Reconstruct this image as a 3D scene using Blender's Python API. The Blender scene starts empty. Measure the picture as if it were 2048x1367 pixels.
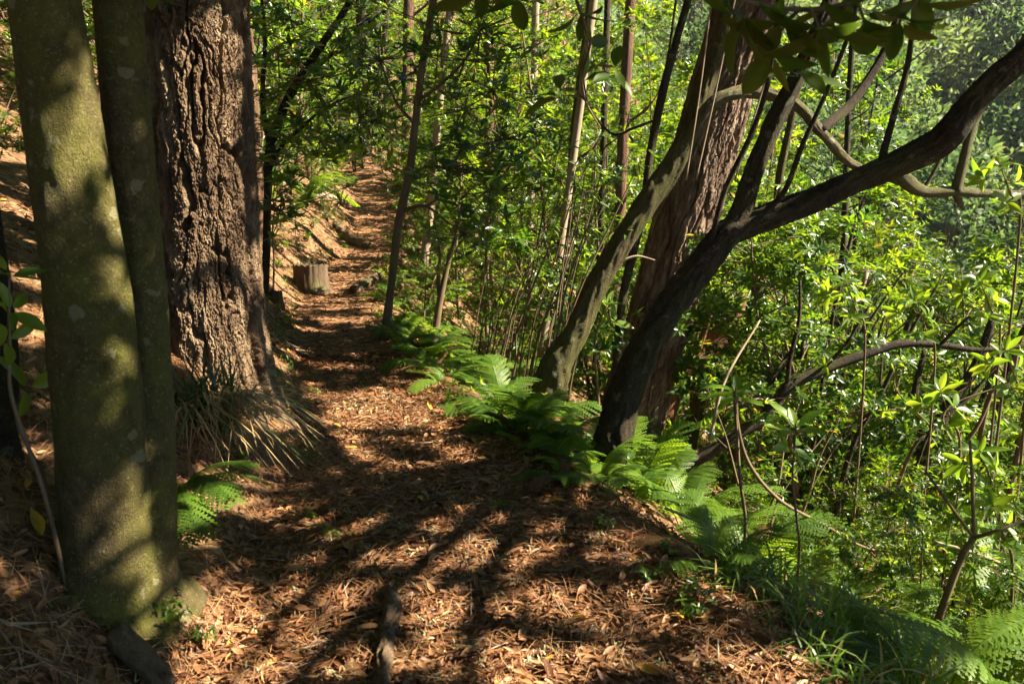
import bpy, math, random
import numpy as np
from mathutils import Vector, Matrix

random.seed(7)
rng = np.random.default_rng(7)
SC = bpy.context.scene
COL = SC.collection
R_ = math.radians

# ------------------------------------------------------------------ camera
PITCH = R_(12.0)
CAMZ = 1.6
FPX = 28.0 / 36.0 * 2048.0
cam_d = bpy.data.cameras.new('camera')
cam_d.lens = 28.0
cam_d.sensor_width = 36.0
cam_d.clip_start = 0.05
cam_d.clip_end = 1200.0
cam_d.dof.use_dof = True
cam_d.dof.focus_distance = 6.5
cam_d.dof.aperture_fstop = 4.5
cam = bpy.data.objects.new('camera', cam_d)
cam.location = (0, 0, CAMZ)
cam.rotation_euler = (math.pi / 2 - PITCH, 0, 0)
COL.objects.link(cam)
SC.camera = cam

# ------------------------------------------------------------------ sky, sun, exposure
SUN = np.array([0.73, -0.07, 0.68]); SUN /= np.linalg.norm(SUN)
world = bpy.data.worlds.new('World')
SC.world = world
world.use_nodes = True
wn = world.node_tree
sky = wn.nodes.new('ShaderNodeTexSky')
sky.sky_type = 'NISHITA'
sky.sun_disc = False
sky.altitude = 1500
sky.dust_density = 0.1
sky.air_density = 0.5
sky.sun_elevation = math.asin(SUN[2])
sky.sun_rotation = math.atan2(SUN[0], SUN[1])
world.cycles.sampling_method = 'NONE'
wn.links.new(sky.outputs[0], wn.nodes['Background'].inputs['Color'])
wn.nodes['Background'].inputs['Strength'].default_value = 0.05
sl = bpy.data.lights.new('sun', 'SUN')
sl.energy = 5.0
sl.angle = R_(0.53)
sl.color = (1.0, 0.88, 0.67)
so = bpy.data.objects.new('sun', sl)
so.rotation_euler = Vector(SUN).to_track_quat('Z', 'Y').to_euler()
so.location = (10, -5, 20)
COL.objects.link(so)
SC.view_settings.view_transform = 'Standard'
SC.view_settings.look = 'None'
SC.view_settings.gamma = 1.0
SC.view_settings.use_curve_mapping = False
SC.view_settings.exposure = 2.55
SC.render.engine = 'CYCLES'
cy = SC.cycles
cy.max_bounces = 4
cy.diffuse_bounces = 2
cy.glossy_bounces = 1
cy.transmission_bounces = 3
cy.use_light_tree = False
cy.adaptive_threshold = 0.03
cy.transparent_max_bounces = 4
cy.volume_bounces = 0
cy.caustics_reflective = False
cy.caustics_refractive = False
cy.sample_clamp_indirect = 4.0

# ------------------------------------------------------------------ noise and terrain functions
def _hash(ix, iy, s):
    h = np.sin(ix * 127.1 + iy * 311.7 + s * 74.7) * 43758.5453
    return h - np.floor(h)

def vn(x, y, s=0.0):
    x = np.asarray(x, float); y = np.asarray(y, float)
    ix = np.floor(x); iy = np.floor(y)
    fx = x - ix; fy = y - iy
    fx = fx * fx * (3 - 2 * fx); fy = fy * fy * (3 - 2 * fy)
    a = _hash(ix, iy, s); b = _hash(ix + 1, iy, s); c = _hash(ix, iy + 1, s); d = _hash(ix + 1, iy + 1, s)
    return (a * (1 - fx) + b * fx) * (1 - fy) + (c * (1 - fx) + d * fx) * fy - 0.5

def fbm(x, y, s=0.0, o=4):
    t = 0.0; a = 1.0
    for k in range(o):
        t = t + a * vn(np.asarray(x) * 2 ** k, np.asarray(y) * 2 ** k, s + 3.7 * k); a *= 0.5
    return t

_ty = [-8, 0, 2.27, 2.77, 3.73, 5.05, 7.16, 9.35, 12, 14, 17, 20, 24, 30, 200]
_tl = [-1.0, -1.0, -1.0, -1.1, -1.1, -1.34, -1.95, -2.62, -2.95, -2.9, -3.33, -4.0, -5.4, -9.0, -120]
_tr = [1.0, .98, .92, .86, .36, -.26, -1.05, -1.68, -2.05, -2.2, -2.5, -3.1, -4.4, -8.0, -119]
_tz = [-.1, 0, 0, 0, 0, 0, 0, 0.02, .10, .27, .72, 1.24, 1.9, 2.6, 6]
_gy = np.arange(-8, 200, 0.1)
_k = np.exp(-0.5 * (np.arange(-12, 13) / 5.0) ** 2); _k /= _k.sum()
def _sm(t):
    g = np.interp(_gy, _ty, t)
    return np.convolve(np.pad(g, 12, mode='edge'), _k, mode='valid')
_GL, _GR, _GZ = _sm(_tl), _sm(_tr), _sm(_tz)
eL = lambda y: np.interp(y, _gy, _GL)
eR = lambda y: np.interp(y, _gy, _GR)
pZ = lambda y: np.interp(y, _gy, _GZ)

def T(x, y, detail=True):
    x = np.asarray(x, float); y = np.asarray(y, float)
    L = eL(y) + (0.14 * fbm(y * 1.1, 0 * y + 3.3, 5.0, 3) if detail else 0)
    R = eR(y) + (0.18 * fbm(y * 1.3, 0 * y + 7.3, 6.0, 3) if detail else 0)
    dl = np.maximum(0, L - x); dr = np.maximum(0, x - R)
    zl = 0.40 * (1 - np.exp(-dl / 0.45)) + 0.50 * np.maximum(0, dl - 0.2)
    zr = -0.78 * (np.sqrt(dr * dr + 0.28) - math.sqrt(0.28))
    zr = -15.0 * (1 - np.exp(zr / 15.0))
    q = y - 22.5 - 0.9 * np.maximum(0, x - 3)
    ramp = 0.55 * np.where(q > 0, np.sqrt(q * q + 4) - 2, 0)
    f = 0.85 * x + 0.5 * y - 46
    far = 0.62 * np.where(f > 0, np.sqrt(f * f + 100) - 10, 0)
    z = pZ(y) + zl + zr + np.maximum(ramp, far)
    u = np.clip((x - L) / np.maximum(R - L, 0.2), 0, 1)
    z = z - 0.10 * (u * (1 - u)) * np.clip(6 - np.abs(y - 5), 0, 1)
    if detail:
        off = np.clip(np.maximum(dl, dr) / 0.5, 0, 1)
        z = z + 0.035 * fbm(x * 2.3, y * 2.3, 1.0, 3) + off * (0.10 * fbm(x * 1.2, y * 1.2, 2.0, 3) + 0.05 * fbm(x * 5, y * 5, 4.0, 2))
    return z

def Tn(x, y, e=0.03):
    dx = (T(x + e, y) - T(x - e, y)) / (2 * e); dy = (T(x, y + e) - T(x, y - e)) / (2 * e)
    n = np.stack([-dx, -dy, np.ones_like(dx)], -1)
    return n / np.linalg.norm(n, axis=-1, keepdims=True)

CP, SP = math.cos(PITCH), math.sin(PITCH)
def ray(px, py):
    cx = (px - 1024.0) / FPX; cz = -(py - 683.5) / FPX
    return np.array([cx, CP + cz * SP, -SP + cz * CP])
def PY(px, py, Y):
    d = ray(px, py)
    return np.array([0, 0, CAMZ]) + d * (Y / d[1])
def GND(px, py):
    d = ray(px, py); t = 1.0
    o = np.array([0, 0, CAMZ])
    while t < 90:
        p = o + d * t
        if p[2] < T(p[0], p[1]):
            return p
        t += 0.01 + t * 0.002
    return o + d * t

# ------------------------------------------------------------------ mesh helpers
class MB:
    """collects vertices, faces and a per-vertex tint"""
    def __init__(s):
        s.v = []; s.f = []; s.t = []; s.n = 0
    def add(s, v, faces, tint=0.5):
        v = np.asarray(v, float).reshape(-1, 3)
        for f in faces:
            s.f.append(np.asarray(f, np.int64) + s.n)
        s.v.append(v)
        s.t.append(np.broadcast_to(np.asarray(tint, float), (len(v),)))
        s.n += len(v)
    def mesh(s, name, mat=None, smooth=True):
        me = bpy.data.meshes.new(name)
        V = np.concatenate(s.v)
        me.vertices.add(len(V)); me.vertices.foreach_set('co', V.astype(np.float32).ravel())
        F = [f for f in s.f if len(f)]
        nl = sum(f.size for f in F); npoly = sum(len(f) for f in F)
        me.loops.add(nl); me.polygons.add(npoly)
        me.loops.foreach_set('vertex_index', np.concatenate([f.ravel() for f in F]).astype(np.int32))
        tot = np.concatenate([np.full(len(f), f.shape[1]) for f in F])
        st = np.concatenate([[0], np.cumsum(tot)[:-1]])
        me.polygons.foreach_set('loop_start', st.astype(np.int32))
        me.polygons.foreach_set('use_smooth', np.full(npoly, smooth))
        a = me.attributes.new('tint', 'FLOAT', 'POINT')
        a.data.foreach_set('value', np.concatenate(s.t).astype(np.float32))
        me.update(calc_edges=True)
        if mat: me.materials.append(mat)
        return me

def crom(P, per=8):
    P = np.asarray(P, float)
    if len(P) < 3:
        t = np.linspace(0, 1, per + 1)[:, None]
        return P[0] * (1 - t) + P[-1] * t
    Q = np.vstack([2 * P[0] - P[1], P, 2 * P[-1] - P[-2]])
    out = []
    for i in range(1, len(Q) - 2):
        t = np.linspace(0, 1, per, endpoint=False)[:, None]
        a, b, c, d = Q[i - 1], Q[i], Q[i + 1], Q[i + 2]
        out.append(0.5 * (2 * b + (c - a) * t + (2 * a - 5 * b + 4 * c - d) * t ** 2 + (3 * b - a - 3 * c + d) * t ** 3))
    out.append(P[-1:])
    return np.vstack(out)

def tube(mb, P, rad, n=6, lump=0.0, seed=0, tint=0.5, caps=True, fine=0.0):
    P = np.asarray(P, float); m = len(P)
    rad = np.interp(np.linspace(0, 1, m), np.linspace(0, 1, len(rad)), rad) if np.ndim(rad) else np.full(m, rad)
    tg = np.gradient(P, axis=0); tg /= np.linalg.norm(tg, axis=1, keepdims=True) + 1e-9
    ref = np.array([0, 0, 1.0]) if abs(tg[0][2]) < 0.9 else np.array([1.0, 0, 0])
    u = np.cross(tg[0], ref); u /= np.linalg.norm(u)
    U = []
    for k in range(m):
        u = u - tg[k] * (u @ tg[k]); u /= np.linalg.norm(u) + 1e-9
        U.append(u)
    U = np.array(U); W = np.cross(tg, U)
    a = np.linspace(0, 2 * math.pi, n, endpoint=False)
    rr = rad[:, None] * np.ones((1, n))
    if lump:
        s = np.cumsum(np.r_[0, np.linalg.norm(np.diff(P, axis=0), axis=1)])[:, None]
        ca = np.cos(a)[None]; sa = np.sin(a)[None]
        rr = rr * (1 + lump * (fbm(ca * 1.3 + s * 1.7 + seed, sa * 1.3 + s * 0.9, seed, 3)))
    if fine:
        rr = rr * (1 + fine * fbm(ca * 4 + s * 11, sa * 4 - s * 7, seed + 5, 4) + fine * 1.2 * np.maximum(0, vn(ca * 1.6 + s * 3.1, sa * 1.6 - s * 2.3, seed + 8) - .28) * 4)
    V = P[:, None, :] + rr[..., None] * (np.cos(a)[None, :, None] * U[:, None, :] + np.sin(a)[None, :, None] * W[:, None, :])
    i = np.arange(m - 1)[:, None]; j = np.arange(n)[None]
    q = np.stack([i * n + j, i * n + (j + 1) % n, (i + 1) * n + (j + 1) % n, (i + 1) * n + j], -1).reshape(-1, 4)
    fs = [q]
    if caps:
        fs += [np.arange(n)[::-1][None], (np.arange(n) + (m - 1) * n)[None]]
    mb.add(V.reshape(-1, 3), fs, tint)

HI = np.array([[0, 0, 0], [.33, 0, -.02], [.33, .46, .03], [.33, -.46, .03], [.7, 0, -.05], [.7, .34, .0], [.7, -.34, .0], [1, 0, -.12]])
HI_T = np.array([[0, 3, 1], [0, 1, 2], [4, 6, 7], [4, 7, 5]]); HI_Q = np.array([[1, 3, 6, 4], [1, 4, 5, 2]])
LO = np.array([[0, 0, 0], [.45, .46, .05], [.45, -.46, .05], [1, 0, -.06]])
LO_T = np.array([[0, 2, 3], [0, 3, 1]])

def emit(mb, pos, d, nrm, L, W, tint, hi=True):
    d = d / (np.linalg.norm(d, axis=1, keepdims=True) + 1e-9)
    y = np.cross(nrm, d); y /= np.linalg.norm(y, axis=1, keepdims=True) + 1e-9
    z = np.cross(d, y)
    Tm = HI if hi else LO
    k = len(Tm); N = len(pos)
    V = pos[:, None] + (Tm[None, :, 0] * L[:, None])[..., None] * d[:, None] + (Tm[None, :, 1] * W[:, None])[..., None] * y[:, None] + (Tm[None, :, 2] * L[:, None])[..., None] * z[:, None]
    off = (np.arange(N) * k)[:, None, None]
    fs = [(HI_T[None] + off).reshape(-1, 3), (HI_Q[None] + off).reshape(-1, 4)] if hi else [(LO_T[None] + off).reshape(-1, 3)]
    mb.add(V.reshape(-1, 3), fs, np.repeat(tint, k))

def rosettes(mb, C, A, n, size, aspect=0.34, hi=True, r=rng, spread=(40, 88)):
    C = np.asarray(C, float); A = np.asarray(A, float)
    A = A / (np.linalg.norm(A, axis=1, keepdims=True) + 1e-9)
    M = len(C)
    ref = np.where(np.abs(A[:, 2:3]) < 0.9, np.array([[0, 0, 1.0]]), np.array([[1.0, 0, 0]]))
    e1 = np.cross(A, ref); e1 /= np.linalg.norm(e1, axis=1, keepdims=True); e2 = np.cross(A, e1)
    C = np.repeat(C, n, 0); A = np.repeat(A, n, 0); e1 = np.repeat(e1, n, 0); e2 = np.repeat(e2, n, 0)
    N = M * n
    ph = np.tile(np.arange(n) * 2.4, M) + np.repeat(r.uniform(0, 6.28, M), n) + r.normal(0, .25, N)
    th = np.radians(r.uniform(spread[0], spread[1], N))
    rad = e1 * np.cos(ph)[:, None] + e2 * np.sin(ph)[:, None]
    d = A * np.cos(th)[:, None] + rad * np.sin(th)[:, None]
    d[:, 2] -= r.uniform(0, .35, N)
    nr = A * np.sin(th)[:, None] - rad * np.cos(th)[:, None] + r.normal(0, .25, (N, 3))
    sz = np.repeat(np.broadcast_to(size, (M,)), n)
    L = sz * r.uniform(.6, 1.15, N)
    off = A * (r.uniform(-.3, .1, N) * L)[:, None]
    tint = np.clip(np.repeat(r.uniform(0.15, .85, M), n) + r.normal(0, .12, N), 0, .93)
    tint = np.where(r.uniform(0, 1, N) < 0.012, 1.0, tint)
    emit(mb, C + off, d, nr, L, L * aspect * r.uniform(.8, 1.2, N), tint, hi)

# ------------------------------------------------------------------ materials
def nodes_of(name):
    m = bpy.data.materials.new(name); m.use_nodes = True
    nt = m.node_tree
    return m, nt, nt.nodes['Principled BSDF'], nt.nodes['Material Output']
def ramp(nt, stops):
    r = nt.nodes.new('ShaderNodeValToRGB')
    e = r.color_ramp.elements
    e[0].position, e[0].color = stops[0][0], (*stops[0][1], 1)
    e[1].position, e[1].color = stops[-1][0], (*stops[-1][1], 1)
    for p, c in stops[1:-1]:
        k = e.new(p); k.color = (*c, 1)
    return r
def math_n(nt, op, a=None, b=None):
    n = nt.nodes.new('ShaderNodeMath'); n.operation = op
    for i, v in enumerate((a, b)):
        if v is None: continue
        if isinstance(v, (int, float)): n.inputs[i].default_value = v
        else: nt.links.new(v, n.inputs[i])
    return n.outputs[0]
def noise(nt, scale, detail=4, rough=.55, vec=None):
    n = nt.nodes.new('ShaderNodeTexNoise'); n.inputs['Scale'].default_value = scale
    n.inputs['Detail'].default_value = detail; n.inputs['Roughness'].default_value = rough
    if vec is not None: nt.links.new(vec, n.inputs['Vector'])
    return n.outputs['Fac']
def coords(nt, which='Object', scale=None):
    t = nt.nodes.new('ShaderNodeTexCoord')
    if scale is None: return t.outputs[which]
    m = nt.nodes.new('ShaderNodeMapping'); m.inputs['Scale'].default_value = scale
    nt.links.new(t.outputs[which], m.inputs['Vector'])
    return m.outputs[0]
def mixc(nt, fac, a, b, blend='MIX'):
    n = nt.nodes.new('ShaderNodeMix'); n.data_type = 'RGBA'; n.blend_type = blend
    for s, v in ((n.inputs[0], fac), (n.inputs[6], a), (n.inputs[7], b)):
        if isinstance(v, tuple): s.default_value = (*v, 1)
        elif isinstance(v, (int, float)): s.default_value = v
        else: nt.links.new(v, s)
    return n.outputs[2]
def bump(nt, bs, h, strength=.5, dist=.02):
    b = nt.nodes.new('ShaderNodeBump'); b.inputs['Strength'].default_value = strength; b.inputs['Distance'].default_value = dist
    nt.links.new(h, b.inputs['Height']); nt.links.new(b.outputs[0], bs.inputs['Normal'])

def leaf_mat(name, stops, tstops, trans=.45, rough=.38, spec=.5, obj_var=.35):
    m, nt, bs, out = nodes_of(name)
    at = nt.nodes.new('ShaderNodeAttribute'); at.attribute_name = 'tint'
    oi = nt.nodes.new('ShaderNodeObjectInfo')
    v = math_n(nt, 'ADD', at.outputs['Fac'], math_n(nt, 'MULTIPLY', math_n(nt, 'SUBTRACT', oi.outputs['Random'], .5), obj_var))
    gt = math_n(nt, 'GREATER_THAN', at.outputs['Fac'], .97)
    v = math_n(nt, 'MAXIMUM', math_n(nt, 'MINIMUM', v, .95), gt)
    c = ramp(nt, stops); t = ramp(nt, tstops)
    nt.links.new(v, c.inputs[0]); nt.links.new(v, t.inputs[0])
    nt.links.new(c.outputs[0], bs.inputs['Base Color'])
    bs.inputs['Roughness'].default_value = rough; bs.inputs['Specular IOR Level'].default_value = spec
    tr = nt.nodes.new('ShaderNodeBsdfTranslucent'); nt.links.new(t.outputs[0], tr.inputs['Color'])
    mx = nt.nodes.new('ShaderNodeMixShader'); mx.inputs[0].default_value = trans
    nt.links.new(bs.outputs[0], mx.inputs[1]); nt.links.new(tr.outputs[0], mx.inputs[2]); nt.links.new(mx.outputs[0], out.inputs['Surface'])
    return m

YEL = (.42, .27, .03)
M = {}
M['laurel'] = leaf_mat('laurel_leaf', [(0, (.012, .034, .008)), (.5, (.028, .07, .010)), (.96, (.06, .12, .014)), (1, YEL)],
                       [(0, (.04, .13, .008)), (.5, (.15, .29, .010)), (.96, (.38, .50, .02)), (1, (.6, .42, .04))], .42, .34, .45)
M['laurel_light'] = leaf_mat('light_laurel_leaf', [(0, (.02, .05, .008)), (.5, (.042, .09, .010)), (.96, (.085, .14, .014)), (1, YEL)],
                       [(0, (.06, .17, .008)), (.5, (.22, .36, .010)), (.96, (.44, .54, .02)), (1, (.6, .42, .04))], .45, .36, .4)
M['bigleaf_shade'] = leaf_mat('large_laurel_leaf_shade', [(0, (.03, .06, .010)), (.5, (.045, .085, .012)), (1, (.11, .105, .02))],
                       [(0, (.06, .12, .010)), (.5, (.10, .17, .012)), (1, (.20, .19, .025))], .45, .45, .3)  # leaf colour darkened to give the overhanging leaves their shade
M['fern'] = leaf_mat('fern_frond', [(0, (.035, .075, .010)), (.5, (.06, .12, .012)), (1, (.11, .18, .018))],
                       [(0, (.14, .28, .012)), (.5, (.25, .42, .02)), (1, (.42, .56, .03))], .42, .5, .3, .6)
M['grass'] = leaf_mat('grass_blade', [(0, (.03, .07, .015)), (.5, (.06, .13, .02)), (.96, (.12, .18, .03)), (1, (.4, .3, .12))],
                       [(0, (.14, .30, .03)), (.5, (.25, .45, .04)), (.96, (.4, .5, .06)), (1, (.5, .38, .16))], .4, .4, .4)
M['tussock'] = leaf_mat('tussock_blade', [(0, (.018, .045, .018)), (.45, (.04, .075, .025)), (.6, (.30, .21, .10)), (1, (.45, .33, .17))],
                       [(0, (.06, .14, .03)), (.45, (.10, .2, .04)), (.6, (.4, .28, .12)), (1, (.5, .36, .18))], .3, .35, .5, .0)
M['litter'] = leaf_mat('dead_leaf', [(0, (.032, .012, .006)), (.3, (.095, .037, .016)), (.6, (.23, .105, .045)), (.85, (.42, .245, .125)), (.95, (.45, .20, .035)), (1, (.48, .27, .03))],
                       [(0, (.10, .04, .015)), (.5, (.28, .13, .05)), (.95, (.5, .2, .03)), (1, (.55, .3, .03))], .18, .5, .35, .0)
M['needle'] = leaf_mat('dry_pine_needle', [(0, (.14, .06, .03)), (.5, (.28, .14, .065)), (1, (.42, .25, .12))],
                       [(0, (.2, .09, .03)), (1, (.4, .2, .08))], .15, .5, .3, .0)
M['fartree'] = leaf_mat('far_tree_leaf', [(0, (.035, .065, .028)), (.5, (.06, .10, .035)), (1, (.11, .14, .05))],
                       [(0, (.12, .22, .06)), (.5, (.2, .32, .08)), (1, (.32, .4, .1))], .35, .6, .3, .8)

def bark_mat(name, a, b, moss=None, moss_amt=.5, lichen=None, scale=8, zs=.35, rough=.85, bstr=.6, bdist=.012):
    m, nt, bs, out = nodes_of(name)
    co = coords(nt, 'Object', (1, 1, zs)); co1 = coords(nt, 'Object')
    n1 = noise(nt, scale, 6, .65, co)
    r = ramp(nt, [(.3, a), (.7, b)]); nt.links.new(n1, r.inputs[0]); c = r.outputs[0]
    if moss:
        n2 = noise(nt, 3.1, 5, .6, co1)
        r2 = ramp(nt, [(1 - moss_amt - .12, (0, 0, 0)), (1 - moss_amt + .12, (1, 1, 1))]); nt.links.new(n2, r2.inputs[0])
        n3 = noise(nt, 40, 3, .6, co1)
        c = mixc(nt, math_n(nt, 'MULTIPLY', r2.outputs[0], math_n(nt, 'ADD', math_n(nt, 'MULTIPLY', n3, 1.2), .1)), c, moss)
    if lichen:
        vo = nt.nodes.new('ShaderNodeTexVoronoi'); vo.inputs['Scale'].default_value = 11
        nw = nt.nodes.new('ShaderNodeTexNoise'); nw.inputs['Scale'].default_value = 22; nw.inputs['Detail'].default_value = 5
        nt.links.new(co1, nw.inputs['Vector'])
        av = nt.nodes.new('ShaderNodeVectorMath'); av.operation = 'MULTIPLY_ADD'
        nt.links.new(nw.outputs['Color'], av.inputs[0]); av.inputs[1].default_value = (.10, .10, .10); nt.links.new(co1, av.inputs[2])
        nt.links.new(av.outputs[0], vo.inputs['Vector'])
        lr = ramp(nt, [(.20, (1, 1, 1)), (.27, (0, 0, 0))]); nt.links.new(vo.outputs['Distance'], lr.inputs[0]); lt = lr.outputs[0]
        sel = math_n(nt, 'GREATER_THAN', nt.nodes.new('ShaderNodeSeparateColor').outputs[0], .62)
        sp = [n for n in nt.nodes if n.type == 'SEPARATE_COLOR'][-1]; nt.links.new(vo.outputs['Color'], sp.inputs[0])
        c = mixc(nt, math_n(nt, 'MULTIPLY', math_n(nt, 'MULTIPLY', lt, sel), .6), c, lichen)
        sk = noise(nt, 90, 2, .5, co1)
        c = mixc(nt, math_n(nt, 'MULTIPLY', math_n(nt, 'GREATER_THAN', sk, .64), .4), c, lichen)
    nt.links.new(c, bs.inputs['Base Color'])
    bs.inputs['Roughness'].default_value = rough; bs.inputs['Specular IOR Level'].default_value = .25
    nb = noise(nt, scale * 4, 6, .7, co)
    bump(nt, bs, nb, bstr, bdist)
    return m
M['smoothbark'] = bark_mat('mossy_smooth_bark', (.04, .028, .011), (.14, .104, .046), (.11, .115, .012), .5, (.26, .24, .14), 30, .8, .85, 1.0, .02)
M['leanbark'] = bark_mat('leaning_laurel_bark', (.026, .019, .009), (.11, .083, .038), (.07, .076, .012), .5, (.17, .16, .10), 28, .6, .9, 1.0, .025)
M['darkbark'] = bark_mat('dark_laurel_bark', (.014, .010, .007), (.055, .040, .024), (.06, .062, .014), .42, (.13, .125, .09), 26, .6, .95, 1.0, .025)
M['lichenbark'] = bark_mat('lichen_covered_bark', (.06, .05, .028), (.19, .165, .10), (.10, .105, .025), .5, (.26, .26, .19), 34, 1, .95, 1.0, .03)
M['twig'] = bark_mat('twig_bark', (.07, .045, .028), (.17, .115, .07), (.10, .11, .03), .4, None, 12, .5, .85, .3, .004)
M['paletwig'] = bark_mat('pale_twig_bark', (.16, .12, .08), (.30, .24, .17), None, 0, None, 12, .5, .85, .3, .004)
M['redbark'] = bark_mat('thicket_pine_bark', (.03, .017, .011), (.21, .115, .07), None, 0, None, 22, .12, .95, 1.0, .03)
M['redwood'] = bark_mat('broken_red_wood', (.06, .028, .016), (.22, .10, .05), None, 0, None, 14, .2, .8, .8, .01)
M['deadwood'] = bark_mat('weathered_dead_wood', (.028, .019, .012), (.12, .082, .05), (.08, .10, .02), .35, None, 16, .25, .9, .9, .012)
M['rootbark'] = bark_mat('root_bark', (.05, .033, .02), (.20, .135, .08), (.10, .12, .02), .25, None, 22, .5, .9, 1.0, .02)

def pine_mat(name, a, b, c2):
    m, nt, bs, out = nodes_of(name)
    at = nt.nodes.new('ShaderNodeAttribute'); at.attribute_name = 'tint'
    r = ramp(nt, [(0, a), (.5, b), (1, c2)]); nt.links.new(at.outputs['Fac'], r.inputs[0])
    co = coords(nt, 'Object', (1, 1, .5))
    n1 = noise(nt, 26, 6, .7, co)
    c = mixc(nt, .8, r.outputs[0], mixc(nt, n1, (.35, .32, .30), (1.5, 1.5, 1.5)), 'MULTIPLY')
    nt.links.new(c, bs.inputs['Base Color']); bs.inputs['Roughness'].default_value = .9; bs.inputs['Specular IOR Level'].default_value = .15
    bump(nt, bs, noise(nt, 45, 8, .75, co), 1.0, .03)
    return m
M['pine'] = pine_mat('pine_bark', (.07, .043, .027), (.155, .102, .062), (.31, .225, .145))
M['pine2'] = pine_mat('reddish_pine_bark', (.08, .05, .036), (.165, .112, .08), (.31, .235, .18))

def ground_mat(name, cols, scale=18, bs_=.8):
    m, nt, bs, out = nodes_of(name)
    co = coords(nt, 'Object')
    vo = nt.nodes.new('ShaderNodeTexVoronoi'); vo.inputs['Scale'].default_value = scale
    nt.links.new(co, vo.inputs['Vector'])
    sp = nt.nodes.new('ShaderNodeSeparateColor'); nt.links.new(vo.outputs['Color'], sp.inputs[0])
    n1 = noise(nt, scale * 2, 5, .7, co)
    f = math_n(nt, 'ADD', math_n(nt, 'MULTIPLY', sp.outputs[0], .55), math_n(nt, 'MULTIPLY', n1, .5))
    r = ramp(nt, cols); nt.links.new(f, r.inputs[0])
    nt.links.new(r.outputs[0], bs.inputs['Base Color'])
    bs.inputs['Roughness'].default_value = .95; bs.inputs['Specular IOR Level'].default_value = .1
    bump(nt, bs, math_n(nt, 'ADD', sp.outputs[1], n1), bs_, .03)
    return m
M['path'] = ground_mat('path_litter_soil', [(.1, (.05, .026, .014)), (.45, (.15, .075, .038)), (.7, (.25, .135, .068)), (.95, (.34, .21, .12))], 22)
M['soil'] = ground_mat('hillside_litter_soil', [(.1, (.045, .026, .014)), (.45, (.12, .066, .034)), (.7, (.2, .118, .06)), (.95, (.27, .18, .1))], 16)
M['farsoil'] = ground_mat('far_undergrowth', [(.1, (.03, .05, .02)), (.5, (.05, .085, .03)), (.95, (.09, .12, .045))], 1.2)

# ------------------------------------------------------------------ object helpers
def tag(o, label, cat, group=None):
    o['label'] = label; o['category'] = cat
    if group: o['group'] = group
    return o
def obj(name, me, parent=None, loc=(0, 0, 0), rot=None, scale=None):
    o = bpy.data.objects.new(name, me); COL.objects.link(o)
    o.location = loc
    if rot is not None: o.rotation_euler = rot
    if scale is not None: o.scale = (scale,) * 3 if np.ndim(scale) == 0 else scale
    if parent: o.parent = parent
    return o
def thing(name, label, cat, loc=(0, 0, 0), group=None, rz=0.0):
    o = bpy.data.objects.new(name, None); COL.objects.link(o)
    o.empty_display_size = .2
    o.location = loc; o.rotation_euler = (0, 0, rz)
    return tag(o, label, cat, group)
def copy_tree(o, parent=None):
    c = o.copy(); COL.objects.link(c); c.parent = parent
    for ch in o.children: copy_tree(ch, c)
    return c
def struct(name, me):
    o = obj(name, me); o['kind'] = 'structure'; return o
def rel(P, base):
    return np.asarray(P) - np.asarray(base)

# ------------------------------------------------------------------ ground
def grid_axis(a, b, c0, fine, grow):
    """samples from a to b, fine near c0, growing away"""
    def side(end):
        out = []; p = c0; s = fine
        while (p < end) if end > c0 else (p > end):
            p = p + s if end > c0 else p - s
            s *= grow; out.append(p)
        return out
    return np.array(sorted(side(a) + [c0] + side(b)))
gx = grid_axis(-60, 140, -0.4, .035, 1.027)
gy_ = grid_axis(-8, 170, 2.6, .035, 1.019)
GX, GY = np.meshgrid(gx, gy_)
GZ = T(GX, GY)
nx = len(gx); ny = len(gy_)
V = np.stack([GX, GY, GZ], -1).reshape(-1, 3)
ii, jj = np.meshgrid(np.arange(nx - 1), np.arange(ny - 1))
Q = np.stack([jj * nx + ii, jj * nx + ii + 1, (jj + 1) * nx + ii + 1, (jj + 1) * nx + ii], -1).reshape(-1, 4)
cx_, cy_ = V[Q].mean(1)[:, 0], V[Q].mean(1)[:, 1]
onpath = (cx_ > eL(cy_) - .05) & (cx_ < eR(cy_) + .05) & (cy_ < 23)
isfar = (0.85 * cx_ + 0.5 * cy_) > 40
def sub(mask, name, mat):
    q = Q[mask]; u, inv = np.unique(q, return_inverse=True)
    b = MB(); b.add(V[u], [inv.reshape(-1, 4)])
    return struct(name, b.mesh(name, mat))
sub(onpath, 'path', M['path'])
sub(~onpath & ~isfar, 'hillside_ground', M['soil'])
sub(~onpath & isfar, 'far_hillside', M['farsoil'])

# ------------------------------------------------------------------ main trees
def poly_px(pts, base=None):
    """(px, py, Y) -> world points"""
    return np.array([PY(*p) for p in pts])

def trunk_mesh(name, P, rad, mat, base, n=20, per=10, lump=.12, seed=1, flare=None, fine=0.0):
    b = MB()
    C = crom(P, per)
    r = np.interp(np.linspace(0, 1, len(C)), np.linspace(0, 1, len(rad)), rad)
    if flare:
        s = np.cumsum(np.r_[0, np.linalg.norm(np.diff(C, axis=0), axis=1)])
        r = r * (1 + flare[0] * np.exp(-s / flare[1]))
    tube(b, rel(C, base), r, n, lump, seed, fine=fine)
    return b.mesh(name, mat)

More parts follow.
